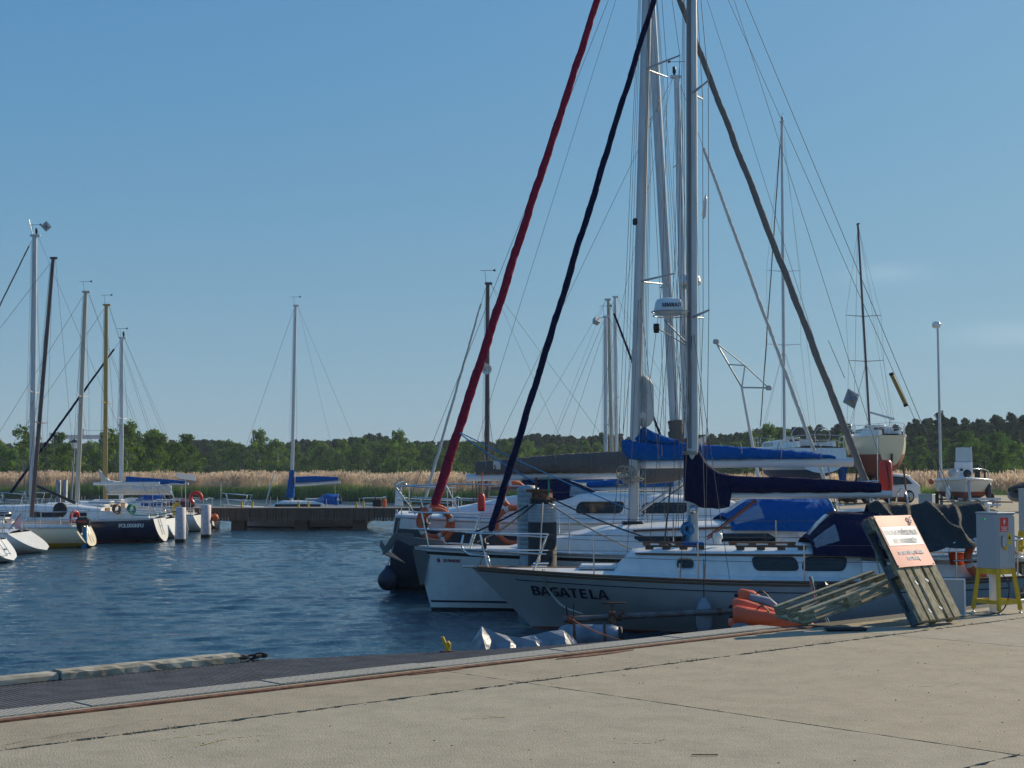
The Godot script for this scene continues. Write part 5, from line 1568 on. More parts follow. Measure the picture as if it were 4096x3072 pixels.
func piles():
	for e in [["tall black rubber-sleeved mooring pile topped by grey metal sleeve and ropes", 0.50, -25.25, true], ["grey metal-sleeved mooring pile just behind the black one", 0.27, -25.9, false]]:
		var t = thing("mooring_pile", e[0], "mooring pile", V(e[1], 0, e[2]))
		if e[3]:
			part(t, "pile", Sh.new().lathe([[0.17, -1.5], [0.17, 2.05], [0.0, 2.06]], 20), M.rust)
			part(t, "rubber_sleeve", Sh.new().lathe([[0.20, -0.6], [0.235, -0.5], [0.235, 1.56], [0.225, 1.565]], 24), M.rubber)
			var sl = Sh.new()
			for k in 6:
				var y = 1.565 + 0.05 * k
				sl.lathe([[0.228, y], [0.232, y + 0.008], [0.232, y + 0.045], [0.226, y + 0.05]], 24)
			part(t, "metal_sleeve", sl, M.sleeve)
			part(t, "pile_cap", Sh.new().cbox(V(-0.06, 2.08, 0), V(0.42, 0.05, 0.3), 0.01).cbox(V(-0.1, 2.2, 0), V(0.04, 0.2, 0.04), 0.005), M.rust)
			for k in 3:
				part(t, "rope_turns", Sh.new().torus(V(0, 1.86 + 0.04 * k, 0), Basis(Vector3.RIGHT, PI / 2 + 0.08 * (k - 1)), 0.19, 0.016, 20, 6), M.rope_dark)
			wire(t, "green_strop", [V(0.10, 2.0, 0.17), V(0.10, 2.32, 0.1)], 0.012, M.rope_green)
		else:
			var sl = Sh.new()
			for k in 14:
				var y = 1.0 + 0.08 * k
				sl.lathe([[0.178, y], [0.184, y + 0.012], [0.184, y + 0.07], [0.178, y + 0.08]], 20)
			part(t, "metal_sleeve", sl, M.sleeve)
			part(t, "pile", Sh.new().lathe([[0.17, -1.5], [0.17, 2.1], [0.12, 2.16], [0, 2.17]], 20), M.sleeve)
	for e in [["dark mooring line from the black pile down to the white yacht's bow", V(0.45, 1.95, -25.15), V(-1.1, 1.2, -26.0), "rope_dark", 0.016], ["pair of dark mooring lines from the black pile to grey sloop's bow", V(0.4, 1.9, -25.1), V(-0.55, 1.3, -23.7), "rope_dark", 0.016], ["dark spring line from the black pile running aft along the yacht", V(0.6, 1.98, -25.15), V(2.6, 1.2, -25.0), "rope_dark", 0.014], ["pale spring line from the black pile to the grey sloop's cabin", V(0.6, 1.88, -25.05), V(2.1, 1.1, -23.7), "rope", 0.015], ["pale mooring line hanging from black pile to the sloop's cleat", V(0.5, 1.88, -25.0), V(0.42, 1.0, -23.75), "rope", 0.014]]:
		single("mooring_line", e[0], "mooring line", Sh.new().tube(sag(e[1], e[2], 0.06), e[4], 6), M[e[3]], "mooring lines on the black pile")
	for e in [[-11.2, -51.8, "pale pink-white round mooring pile, beside the blue hull's stern"], [-11.08, -55.5, "pale pink-white round mooring pile with an orange ball, beyond the first"]]:
		var t = thing("round_pile", e[2], "mooring pile", V(e[0], 0, e[1]))
		part(t, "shaft", Sh.new().lathe([[0.185, 0.12], [0.178, 1.18], [0.0, 1.19]], 20), M.pile_paint)
		part(t, "wet_foot", Sh.new().lathe([[0.183, -1.0], [0.184, 0.12], [0.186, 0.125]], 20), M.weed)
	single("orange_buoy", "small orange ball buoy beside the farther round pile", "buoy", Sh.new().lathe([[0, -0.15], [0.1, -0.11], [0.15, 0], [0.1, 0.11], [0, 0.15]], 14), M.red_furl if false else M.buoy_orange, "", V(-10.80, 0.72, -55.7))
	single("green_line", "green mooring line from the nearer round pile to the blue hull", "mooring line", Sh.new().tube(sag(V(-11.2, 1.1, -51.75), V(-12.7, 0.95, -51.3), 0.08), 0.018, 5), M.rope_green)


func boom_tent():
	# grey tarpaulin hung over the sloop's boom end and cockpit (world metres)
	var t = thing("boom_tent", "slack dark grey tarpaulin tent hung over the grey sloop's cockpit", "tarpaulin", V(-0.61, 0, -23.5), 177.0)
	var nz = noise(0.9, 91, 3)
	var s = Sh.new()
	var rows = []
	for i in 81:
		var u = i / 80.0
		var x = lerpf(-5.98, -7.95, u)
		var row = []
		for j in 41:
			var v = j / 40.0
			var a = absf(v - 0.5) * 2.0
			var side = -1.0 if v < 0.5 else 1.0
			var ridge = 1.95 - 0.055 * pow(absf(sin((u - 0.08) * PI * 2.6)), 0.7) - 0.12 * maxf(0.0, u - 0.8) * 4.0
			var fold = 0.0
			for q in [[0.08, 0.9], [0.30, -0.4], [0.46, 0.8], [0.66, -0.3], [0.84, 0.5]]:
				var w = (u - q[0] - q[1] * 0.26 * a) / (0.030 + 0.05 * a)
				fold += (exp(-absf(w) * 1.3) - 0.25 * exp(-(w - 1.6) * (w - 1.6))) * 0.17 * sin(PI * minf(0.1 + a * 0.9, 1.0))
			fold += 0.02 * nz.get_noise_2d(u * 9.0 + a * 4.0, v * 4.0)
			var y = ridge - (0.62 + 0.05 * sin(u * 6.0)) * pow(a, 1.1) - 0.09 * sin(PI * a)
			row.append(V(x, y + fold * 0.45, side * (1.2 * a + fold)))
		rows.append(row)
	s.grid(rows)
	part(t, "cloth", s, M.tarp)
	var bk = thing("bucket", "orange plastic bucket standing in cockpit under the grey tarpaulin", "bucket", V(6.55, 0.95, -22.55))
	part(bk, "pail", Sh.new().lathe([[0, 0], [0.10, 0.0], [0.135, 0.24], [0.145, 0.25], [0.13, 0.245], [0.1, 0.02], [0, 0.02]], 18), M.orange)
	part(bk, "handle", Sh.new().torus(V(0, 0.24, 0), Basis(), 0.135, 0.005, 14, 5, 0.0, PI), M.steel)
	lifebuoy("red-orange lifebuoy in cockpit half hidden under the grey tarpaulin", V(6.80, 1.15, -22.3), Basis(Vector3.UP, 0.5), 0.24, 0.06, "buoy_orange")
	fender("pale grey cylindrical fender hanging against the grey sloop's side", V(2.74, 0.32, -21.95), 0.56, 0.115, M.fender_grey, "", 0.55)


# ---------------------------------------------------------------- pier and the boat behind it
func pier():
	var t = thing("wooden_pier", "low dark wooden pier of upright planks across the far water", "pier", V(0, 0, -63.0))
	rng.seed = 8
	var n = 0
	var x = -12.55
	while x < -1.0:
		part(t, "plank", Sh.new().cbox(V(x, 0.61 + rng.randf_range(-0.02, 0.02), rng.randf_range(-0.012, 0.012)), V(0.105, 0.50, 0.03), 0.006), M["pier%d" % rng.randi_range(0, 2)])
		x += 0.119
		n += 1
	for k in 5:
		part(t, "deck_plank", Sh.new().cbox(V(-11.3, 0.885, -0.16 - 0.3 * k), V(22.5, 0.04, 0.285), 0.006), M.deck_wood)
	for e in [-11.3, -8.7, -6.3, -3.7]:
		part(t, "support", Sh.new().cbox(V(e, 0.05, -0.5), V(0.55, 0.9, 0.7), 0.02), M.pier0)
	part(t, "beam", Sh.new().cbox(V(-11.3, 0.66, -1.5), V(22.5, 0.4, 0.06), 0.01), M.pier1)
	var yb = []
	for e in [-11.15, -10.85, -8.8, -8.5, -6.42, -6.2, -4.2]:
		yb.append(e)
	for i in yb.size():
		var b = thing("yellow_bollard", "short yellow-painted mooring post standing on the dark wooden pier", "bollard", V(yb[i], 0.905, -63.2 - 0.8 * (i % 2)), 0.0, "yellow posts on the wooden pier")
		part(b, "post", Sh.new().cbox(V(0, 0.11, 0), V(0.075, 0.22, 0.075), 0.01), M.yellow)
		part(b, "cap", Sh.new().cbox(V(0, 0.225, 0), V(0.095, 0.015, 0.095), 0.003), M.yellow)
	var gp = thing("fuel_can", "orange canister beside a black crate on the wooden pier", "canister", V(-5.32, 0.905, -63.9))
	part(gp, "body", Sh.new().cbox(V(0, 0.17, 0), V(0.17, 0.34, 0.2), 0.04), M.orange)
	part(gp, "handle", Sh.new().torus(V(0, 0.34, 0), Basis(), 0.05, 0.012, 10, 5, 0, PI), M.black)
	single("black_crate", "black crate with grey pole standing on the wooden pier", "crate", Sh.new().cbox(V(0, 0.17, 0), V(0.36, 0.3, 0.3), 0.03).tube([V(-0.05, 0.3, 0), V(-0.25, 0.85, 0)], 0.02, 6), M.rubber, "", V(-5.62, 0.905, -63.9))
	sailboat({
		"label": "white sailboat with bright blue mast and boom covers behind the pier", "at": [-12.45, -66.0], "turn": 180.0,
		"L": 7.0, "B": 2.5, "fb": 0.95, "fm": 0.72, "fs": 0.75, "ob": 0.7, "os": 0.9, "hull": "gel", "bottom": "weed", "drs": -0.05,
		"cabin": [[-1.9, 0.35, 0.0], [-2.6, 0.65, 0.30], [-4.4, 0.75, 0.34]], "windows": [[-2.3, -4.3, 0.88, 1.0, 0.0, false]], "cockpit": [-4.4, -6.6, 0.2, 0.1],
		"mast": [V(-2.95, 1.1, 0), V(-3.06, 9.55, 0)], "mast_r": 0.075, "mast_mat": "mast_white", "spreaders": [], "tophat": false, "stanchions": [-2.2, -3.4, -4.6], "rail_h": 0.5,
		"boom": [V(-3.05, 1.80, 0), V(-5.05, 1.93, 0)], "boom_mat": "gel", "boom_r": 0.06, "cover": [[-3.12, 2.17, 1.9, 0.09], [-4.0, 2.2, 1.93, 0.10], [-4.95, 2.15, 2.0, 0.06]], "cover_mat": "blue_canvas",
		"hood": [-4.0, 1.15, -4.45, 1.45, -5.0, 1.42, 0.7, 1.0], "hood_mat": "blue_canvas",
	}).add_child(mast_sock(), true)
	single("white_pole", "thin white pole slanting up beside the sailboat behind the pier", "pole", Sh.new().tube([V(0, 0.75, 0), V(0.42, 2.35, 0)], 0.03, 6), M.mast_white, "", V(-10.55, 0, -65.2))


func mast_sock() -> MeshInstance3D:
	var o = MeshInstance3D.new()
	o.name = "mast_cover"
	o.mesh = furl_shape(V(-2.88, 1.25, 0), V(-2.97, 2.45, 0), 0.20, 0.10, 3).done()
	o.material_override = M.blue_canvas
	return o


# ---------------------------------------------------------------- the boat yard across the basin
func yard():
	var root = Node3D.new()
	root.name = "yard_pavement"
	add_child(root)
	tag(root, "concrete yard across the basin with boats on stands", "yard", "", "structure")
	var out = [V(9.3, 0.8, -28.3), V(60, 0.8, -28.3), V(60, 0.8, -103), V(2.5, 0.8, -103), V(2.5, 0.8, -66.5), V(9.3, 0.8, -66.5)]
	var s = Sh.new()
	s.sm(false)
	s.quad(out[0], out[1], V(60, 0.8, -66.5), out[5])
	s.quad(V(2.5, 0.8, -66.5), V(60, 0.8, -66.5), out[2], out[3])
	part(root, "paving", s, M.concrete2)
	var w = Sh.new()
	for i in 6:
		var a: Vector3 = out[i]
		var b: Vector3 = out[(i + 1) % 6]
		w.sm(false)
		w.quad(a, b, b - V(0, 2, 0), a - V(0, 2, 0))
	part(root, "quay_wall", w, M.joint)
	for k in 40:
		part(root, "wall_board", Sh.new().cbox(V(9.45 + 0.16 * k, 0.25, -28.26), V(0.13, 0.9, 0.05), 0.008), M["pallet%d" % (k % 3)])
	part(root, "coping", Sh.new().cbox(V(20, 0.77, -28.25), V(21.5, 0.07, 0.16), 0.015), M.timber)
	cabinet("grey power cabinet on orange-yellow stand at the yard's near corner", V(9.98, 0.8, -29.6), 60.0, false, 0.8, 0.45)
	cabinet("small grey power cabinet on yellow stand behind the grey tarpaulin", V(9.75, 0.8, -36.0), 60.0, false, 0.6, 0.45)
	# lamp posts
	var l = thing("lamp_post", "tall thin grey lamp post with a pale lamp head in the yard", "lamp post", V(19.62, 0.8, -70.0))
	part(l, "pole", Sh.new().tube([V(0, 0, 0), V(-0.04, 8.2, 0)], 0.075, 10, 0.045), M.mast)
	part(l, "lamp_head", Sh.new().cbox(V(-0.10, 8.32, 0), V(0.36, 0.30, 0.30), 0.08, Basis(Vector3.BACK, -0.15)), M.gel)
	var f = thing("floodlight_mast", "bent white floodlight mast with two lamps on strutted arms", "floodlight mast", V(11.5, 0.8, -70.0))
	part(f, "post", Sh.new().tube([V(0, 0, 0), V(-0.45, 2.6, 0), V(-0.95, 5.44, 0)], 0.09, 8, 0.06), M.mast_white)
	part(f, "arm", Sh.new().tube([V(-0.95, 5.44, 0), V(-1.55, 6.5, 0), V(-2.12, 7.5, 0)], 0.04, 6), M.galv)
	part(f, "arm", Sh.new().tube([V(-0.95, 5.44, 0), V(0.25, 5.42, 0)], 0.04, 6), M.galv)
	part(f, "strut", Sh.new().tube([V(-2.12, 7.5, 0), V(-0.8, 6.45, 0), V(0.25, 5.45, 0)], 0.03, 6).tube([V(-1.55, 6.5, 0), V(-0.8, 6.45, 0)], 0.03, 6).tube([V(-0.8, 6.45, 0), V(-0.95, 5.44, 0)], 0.03, 6), M.galv)
	for p in [V(-2.12, 7.55, 0), V(0.28, 5.42, 0)]:
		part(f, "floodlight", Sh.new().cbox(p, V(0.26, 0.22, 0.2), 0.04), M.cabinet)
	# two boats on stands
	var e = {
		"label": "white and blue yacht on yard stands with its steering wheels showing", "at": [13.7, -85.0], "turn": 98.0, "y": 2.35,
		"L": 10.0, "B": 3.3, "fb": 1.35, "fm": 1.15, "fs": 1.2, "os": -0.5, "dr": 0.55, "drs": 0.05, "tb": 0.82, "hull": "gel", "bottom": "blue_bottom", "wl": 0.12,
		"cabin": [[-2.2, 0.4, 0.0], [-3.2, 0.8, 0.35], [-6.2, 1.0, 0.45]], "windows": [[-3.5, -5.5, 1.38, 1.52]], "cockpit": [-6.2, -9.6, 0.3, 0.3],
		"mast": [V(-4.6, 1.6, 0), V(-4.7, 18.6, 0)], "mast_r": 0.11, "mast_mat": "mast", "spreaders": [0.30, 0.53], "sp_len": 0.62, "furl": [0.03, 0.03, "grey_furl"], "stanchions": [-3.0, -5.0, -7.0], "wire_r": 0.006,
	}
	var eb = sailboat(e)
	for z in [-0.6, 0.6]:
		part(eb, "steering_wheel", Sh.new().torus(V(-8.8, 1.85, z), Basis(Vector3.UP, PI / 2), 0.4, 0.018, 24, 6), M.steel)
	part(eb, "sprayhood_frame", Sh.new().cbox(V(-6.4, 2.1, 0.25), V(0.06, 0.45, 0.9), 0.02), M.grey_canvas)
	part(eb, "blue_rag", furl_shape(V(-9.9, 0.4, 1.2), V(-9.85, -0.6, 1.25), 0.28, 0.12, 2), M.blue_canvas)
	part(eb, "keel", Sh.new().cbox(V(-5.0, -0.8, 0), V(1.8, 0.9, 0.2), 0.06), M.blue_bottom)
	boat_stand("steel cradle under the white and blue yacht", V(14.5, 0.8, -80.0), 98.0)
	var fz = {
		"label": "cream yacht with red bottom lettered Fantazja, propped on yard stands", "at": [18.15, -81.3], "turn": 92.0, "y": 2.95,
		"L": 7.3, "B": 2.7, "fb": 1.35, "fm": 1.15, "fs": 1.2, "os": 0.25, "dr": 0.85, "drs": 0.35, "tb": 0.45, "hull": "cream", "bottom": "red_bottom", "wl": 0.28, "deck": "gel", "rail": "gel", "rail_r": 0.05,
		"cabin": [[-2.0, 0.4, 0.0], [-2.9, 0.7, 0.35], [-5.0, 0.8, 0.42]], "windows": [[-3.1, -4.6, 1.40, 1.54]], "cockpit": [-5.0, -7.0, 0.25, 0.25],
		"mast": [V(-3.3, 1.6, 0), V(-3.4, 12.1, -0.5)], "mast_r": 0.085, "mast_mat": "mast_dark", "spreaders": [0.33, 0.55], "sp_len": 0.75, "stanchions": [-3.0, -5.0, -6.6], "boom": [V(-3.4, 2.45, 0), V(-6.6, 2.0, 0.3)], "boom_mat": "mast", "wire_r": 0.006, "vane": false, "tophat": false,
	}
	var fo = sailboat(fz)
	hull_letters(fo, fz.h, "Fantazja", -6.6, 0.90, 0.92, 0.20, 1, M.navy_line, 0.15, true)
	part(fo, "keel", Sh.new().cbox(V(-4.5, -1.3, 0), V(2.2, 1.3, 0.25), 0.08), M.red_bottom)
	part(fo, "rudder", Sh.new().plate([V(-6.9, 0.3, -0.03), V(-7.3, 0.3, -0.03), V(-7.2, -1.0, -0.03), V(-6.8, -1.0, -0.03)], V(0, 0, 0.06)), M.black)
	boat_stand("rusty steel stand posts under the cream yacht", V(18.3, 0.8, -77.6), 92.0)
	motorboat()
	car("white hatchback car parked beyond the cream yacht on stands", V(18.5, 0.8, -77.5), 205.0, "car_white")
	car("silver car parked in the yard behind the moored yachts' masts", V(7.6, 0.8, -74.0), 175.0, "car_silver")
	var rb = thing("covered_dinghy", "grey inflatable dinghy under a dark cover on trailer beside motorboat", "dinghy", V(20.75, 0.8, -60.5), 10.0)
	part(rb, "tube", Sh.new().tube(curve([V(-0.7, 0.75, 0.5), V(-0.5, 0.62, 0.8), V(0.6, 0.6, 0.9), V(2.2, 0.6, 0.9)], 5), 0.24, 12), M.fender_grey)
	part(rb, "tube", Sh.new().tube(curve([V(-0.7, 0.75, -0.5), V(-0.5, 0.62, -0.8), V(0.6, 0.6, -0.9), V(2.2, 0.6, -0.9)], 5), 0.24, 12), M.fender_grey)
	part(rb, "cover", sail_cover([[-1.1, 0.98, 0.8, 0.3], [-0.6, 1.15, 0.75, 0.9], [0.5, 1.35, 0.78, 1.05], [2.3, 1.3, 0.78, 1.05]], 0.03, 6), M.tarp)
	part(rb, "hull", Sh.new().cbox(V(0.8, 0.4, 0), V(2.6, 0.4, 1.2), 0.12), M.grey_plastic)
	for z in [-0.85, 0.85]:
		part(rb, "wheel", Sh.new().lathe([[0, -0.08], [0.2, -0.08], [0.26, -0.04], [0.26, 0.04], [0.2, 0.08], [0, 0.08]], 18, Transform3D(Basis(Vector3.RIGHT, PI / 2), V(1.0, 0.26, z))), M.tyre)
	var bench = thing("slatted_bench", "low white slatted bench in yard beside the motorboat trailer", "bench", V(20.6, 0.8, -67.5))
	for k in 3:
		part(bench, "slat", Sh.new().cbox(V(0, 0.12 + 0.13 * k, 0), V(1.9, 0.1, 0.04), 0.01), M.white_paint)
	for x in [-0.8, 0.8]:
		part(bench, "leg", Sh.new().cbox(V(x, 0.2, -0.06), V(0.06, 0.4, 0.06), 0.01), M.galv)


func boat_stand(label, at: Vector3, turn):
	var t = thing("boat_stand", label, "boat stand", at, turn, "boat stands in the yard")
	for e in [[-1.4, -1.15], [-1.4, 1.15], [1.6, -1.15], [1.6, 1.15]]:
		var p = part(t, "post", Sh.new().tube([V(e[0], 0, e[1] * 1.15), V(e[0], 1.95, e[1])], 0.05, 6), M.rust)
		part(p, "pad", Sh.new().cbox(V(e[0], 1.97, e[1]), V(0.3, 0.05, 0.3), 0.01), M.pallet0)
	for z in [-1.3, 1.3]:
		part(t, "bearer", Sh.new().cbox(V(0.1, 0.12, z), V(3.4, 0.14, 0.14), 0.02), M.rust)
	for x in [-1.4, 1.6]:
		part(t, "bearer", Sh.new().cbox(V(x, 0.26, 0), V(0.14, 0.14, 2.9), 0.02), M.rust)


func motorboat():
	var t = thing("motorboat", "white open motorboat with red bottom and centre console on its trailer", "motorboat", V(19.75, 0.98, -66.6), -104.0)
	# bow towards the camera; local x forward
	var h = Hull.new({"L": 5.2, "B": 2.45, "fb": 1.08, "fm": 0.98, "fs": 0.92, "ob": 0.75, "os": 0.0, "dr": -0.05, "drs": -0.1, "tb": 0.86, "q": 2.8})
	hull_parts(t, h, {"hull": "gel", "bottom": "red_bottom", "wl": 0.52, "rail": "gel", "rail_r": 0.07})
	part(t, "console", Sh.new().cbox(V(-2.6, 1.42, -0.02), V(0.5, 0.85, 0.78), 0.05), M.gel)
	part(t, "windscreen", Sh.new().plate([V(-2.4, 1.86, -0.38), V(-2.4, 1.86, 0.34), V(-2.6, 2.50, 0.31), V(-2.6, 2.50, -0.36)], V(-0.012, 0, 0)), M.glass)
	part(t, "windscreen_frame", Sh.new().tube([V(-2.4, 1.86, -0.38), V(-2.6, 2.54, -0.36)], 0.02, 6), M.mast_white)
	part(t, "console_hatch", Sh.new().cbox(V(-2.34, 1.5, 0.08), V(0.012, 0.13, 0.13), 0.0), M.black)
	part(t, "porthole", Sh.new().lathe([[0, 0.0], [0.16, 0.0], [0.18, 0.02], [0, 0.03]], 20, Transform3D(Basis(Vector3.BACK, -PI / 2), V(-2.0, 1.32, -0.15))), M.dark_window)
	part(t, "searchlight", Sh.new().cbox(V(-0.85, 1.32, 0.48), V(0.3, 0.34, 0.42), 0.08), M.cabinet)
	part(t, "bow_rail", Sh.new().tube(curve([h.edge(-2.6, 0.93, -1, 0.35), h.edge(-1.2, 0.9, -1, 0.45), V(-0.1, h.deck(-0.2) + 0.45, 0), h.edge(-1.2, 0.9, 1, 0.45), h.edge(-2.6, 0.93, 1, 0.35)], 6), 0.016, 6), M.steel)
	for z in [-1, 1]:
		for x in [-0.9, -2.2]:
			part(t, "rail_leg", Sh.new().tube([h.edge(x, 0.93, z), h.edge(x + 0.02, 0.9, z, 0.42)], 0.014, 5), M.steel)
		part(t, "rod_rack", Sh.new().tube([h.edge(-4.4, 0.9, z), h.edge(-4.4, 0.9, z, 0.85)], 0.05, 6).tube([h.edge(-4.4, 0.9, z, 0.85), h.edge(-4.4, 0.15, z, 0.87)], 0.02, 6), M.black)
	part(t, "outboard_motor", Sh.new().cbox(V(-5.3, 1.55, -0.75), V(0.5, 0.35, 0.34), 0.08).cbox(V(-5.3, 1.2, -0.75), V(0.3, 0.4, 0.24), 0.05), M.rubber)
	var s = thing("boat_trailer", "boat trailer with dark tyres and timber crossbar carrying the white motorboat", "trailer", V(19.78, 0.8, -66.7), -104.0)
	part(s, "winch_post", Sh.new().tube([V(0.2, 0.2, -0.14), V(-0.1, 1.22, -0.12)], 0.06, 6), M.galv)
	for z in [-0.55, 0.55]:
		part(s, "chassis_beam", Sh.new().cbox(V(-1.8, 0.32, z), V(4.6, 0.1, 0.08), 0.01), M.galv)
	part(s, "bearer", Sh.new().cbox(V(-1.2, 0.42, 0), V(0.12, 0.16, 1.3), 0.02), M.rubber)
	part(s, "axle", Sh.new().tube([V(-2.6, 0.34, -1.1), V(-2.6, 0.34, 1.1)], 0.04, 6), M.black)
	for z in [-1.2, 1.2]:
		var wl = part(s, "wheel", Sh.new().lathe([[0, -0.1], [0.24, -0.11], [0.33, -0.07], [0.34, 0.0], [0.33, 0.07], [0.24, 0.11], [0, 0.1]], 20, Transform3D(Basis(Vector3.RIGHT, PI / 2), V(-2.4, 0.34, z))), M.tyre)
		part(wl, "rim", Sh.new().lathe([[0, -0.12], [0.18, -0.115], [0.2, -0.08]], 16, Transform3D(Basis(Vector3.RIGHT, PI / 2), V(-2.4, 0.34, z))), M.galv)
	part(s, "timber_crossbar", Sh.new().cbox(V(0.5, 0.28, -0.4), V(0.1, 0.05, 3.0), 0.01), M.rust)
	part(s, "front_beam", Sh.new().cbox(V(0.6, 0.2, -0.1), V(0.12, 0.18, 1.4), 0.02), M.pallet2)
	fender("dark blue cylindrical fender hanging on the white motorboat's side", V(21.15, 1.55, -68.0), 0.75, 0.13, M.fender_blue, "", 0.35)
	fender("white and blue cylindrical fender hanging at the motorboat's bow", V(18.85, 1.45, -66.2), 0.65, 0.10, M.white_paint, "", 0.4)
	single("orange_buoy", "small round orange buoy hanging on the motorboat's other side", "buoy", Sh.new().lathe([[0, -0.13], [0.09, -0.1], [0.13, 0], [0.09, 0.1], [0, 0.13]], 14), M.buoy_orange, "", V(18.35, 1.95, -67.0))


func car(label, at: Vector3, turn, paint):
	var t = thing("parked_car", label, "car", at, turn, "cars parked in the yard")
	# side outline, lofted across with rounded shoulders
	var o = [[2.05, 0.35], [2.1, 0.62], [1.95, 0.78], [1.15, 0.95], [0.45, 1.42], [-0.3, 1.53], [-1.35, 1.45], [-1.85, 1.05], [-2.0, 0.9], [-2.05, 0.4], [-1.9, 0.25], [1.9, 0.25]]
	var rows = []
	for e in [[-0.86, 0.9], [-0.84, 0.96], [-0.76, 1.0], [0.0, 1.015], [0.76, 1.0], [0.84, 0.96], [0.86, 0.9]]:
		var row = []
		for p in o:
			var inn: float = clampf((p[1] - 0.85) / 0.7, 0, 1) * 0.18
			row.append(V(p[0] * (0.97 + 0.03 * e[1]), 0.25 + (p[1] - 0.25) * e[1], e[0] * (1.0 - inn)))
		rows.append(row)
	var s = Sh.new()
	s.grid(rows, true)
	s.fan(rows[0]); s.fan(rows[-1])
	part(t, "body", s, M[paint])
	for z in [-1, 1]:
		for w in [[[0.95, 0.98], [0.42, 1.34], [-0.28, 1.42], [-0.28, 0.96]], [[-0.36, 0.96], [-0.36, 1.42], [-1.2, 1.36], [-1.55, 1.02]]]:
			var pts = []
			for p in w:
				var inn: float = clampf((p[1] - 0.85) / 0.7, 0, 1) * 0.18
				pts.append(V(p[0], p[1] * 0.955, z * (0.872 * (1.0 - inn) + 0.012)))
			part(t, "side_window", Sh.new().plate(pts, V(0, 0, z * 0.006)), M.dark_window)
		for x in [1.3, -1.3]:
			var wl = part(t, "wheel", Sh.new().lathe([[0, -0.1], [0.24, -0.1], [0.32, -0.07], [0.33, 0], [0.32, 0.07], [0.24, 0.1], [0, 0.1]], 22, Transform3D(Basis(Vector3.RIGHT, PI / 2), V(x, 0.33, z * 0.80))), M.tyre)
			part(wl, "rim", Sh.new().lathe([[0, 0.0], [0.05, 0.005], [0.2, 0.0], [0.22, -0.02]], 14, Transform3D(Basis(Vector3.RIGHT, z * PI / 2), V(x, 0.33, z * 0.915))), M.galv)
		part(t, "tail_light", Sh.new().cbox(V(-1.95, 0.92, z * 0.66), V(0.12, 0.22, 0.18), 0.04), M.red)
	part(t, "rear_window", Sh.new().plate([V(-1.43, 1.40, -0.58), V(-1.43, 1.40, 0.58), V(-1.84, 1.07, 0.64), V(-1.84, 1.07, -0.64)], V(-0.02, 0.03, 0)), M.dark_window)
	part(t, "windscreen", Sh.new().plate([V(1.1, 1.0, -0.66), V(1.1, 1.0, 0.66), V(0.5, 1.42, 0.58), V(0.5, 1.42, -0.58)], V(0.012, 0.02, 0)), M.dark_window)


# ---------------------------------------------------------------- land, reeds, trees
func shore_z(x) -> float:
	var k = [[-90, -139], [-24, -136], [-12, -126], [-6, -112], [2, -104], [60, -103], [120, -103]]
	for i in k.size() - 1:
		if x >= k[i][0] and x <= k[i + 1][0]: return lerpf(k[i][1], k[i + 1][1], (x - k[i][0]) / float(k[i + 1][0] - k[i][0]))
	return -139.0 if x < 0 else -103.0


func land():
	var s = Sh.new()
	var rows = []
	for i in 61:
		var x = -90.0 + 210.0 * i / 60.0
		var z = shore_z(x)
		rows.append([V(x, -0.3, z), V(x, 0.15, z - 1.5), V(x * 1.05, 0.5, z - 14.0), V(x * 2.0, 0.6, -260), V(x * 4.0, 0.8, -600), V(x * 12.0, 1.0, -2200)])
	s.grid(rows)
	var o = part(self, "terrain", s, M.land)
	tag(o, "flat green land beyond the water reaching to the horizon", "land", "", "structure")
	reeds()
	forest()


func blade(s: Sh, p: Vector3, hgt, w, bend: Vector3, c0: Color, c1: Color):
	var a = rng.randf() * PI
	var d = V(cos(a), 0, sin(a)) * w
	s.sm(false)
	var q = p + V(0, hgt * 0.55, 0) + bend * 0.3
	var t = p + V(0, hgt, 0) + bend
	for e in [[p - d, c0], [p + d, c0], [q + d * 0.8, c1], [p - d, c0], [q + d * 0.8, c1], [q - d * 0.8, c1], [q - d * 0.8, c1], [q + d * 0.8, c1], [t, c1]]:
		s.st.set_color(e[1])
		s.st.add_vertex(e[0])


func scatter(called, label, meshes, mtl, spots):      # spots: [position, turn, size]; one MultiMesh per variant
	var root = Node3D.new()
	root.name = called
	add_child(root)
	tag(root, label, called.replace("_", " "), "", "stuff")
	for i in meshes.size():
		var mine = []
		for j in spots.size():
			if j % meshes.size() == i: mine.append(spots[j])
		var mm = MultiMesh.new()
		mm.transform_format = MultiMesh.TRANSFORM_3D
		mm.mesh = meshes[i]
		mm.instance_count = mine.size()
		for j in mine.size():
			var e = mine[j]
			mm.set_instance_transform(j, Transform3D(Basis(Vector3.UP, e[1]).scaled(Vector3.ONE * e[2]), e[0]))
		var o = MultiMeshInstance3D.new()
		o.name = called + "_clumps"
		o.multimesh = mm
		o.material_override = mtl
		o.set_meta("kind", "stuff")
		root.add_child(o, true)


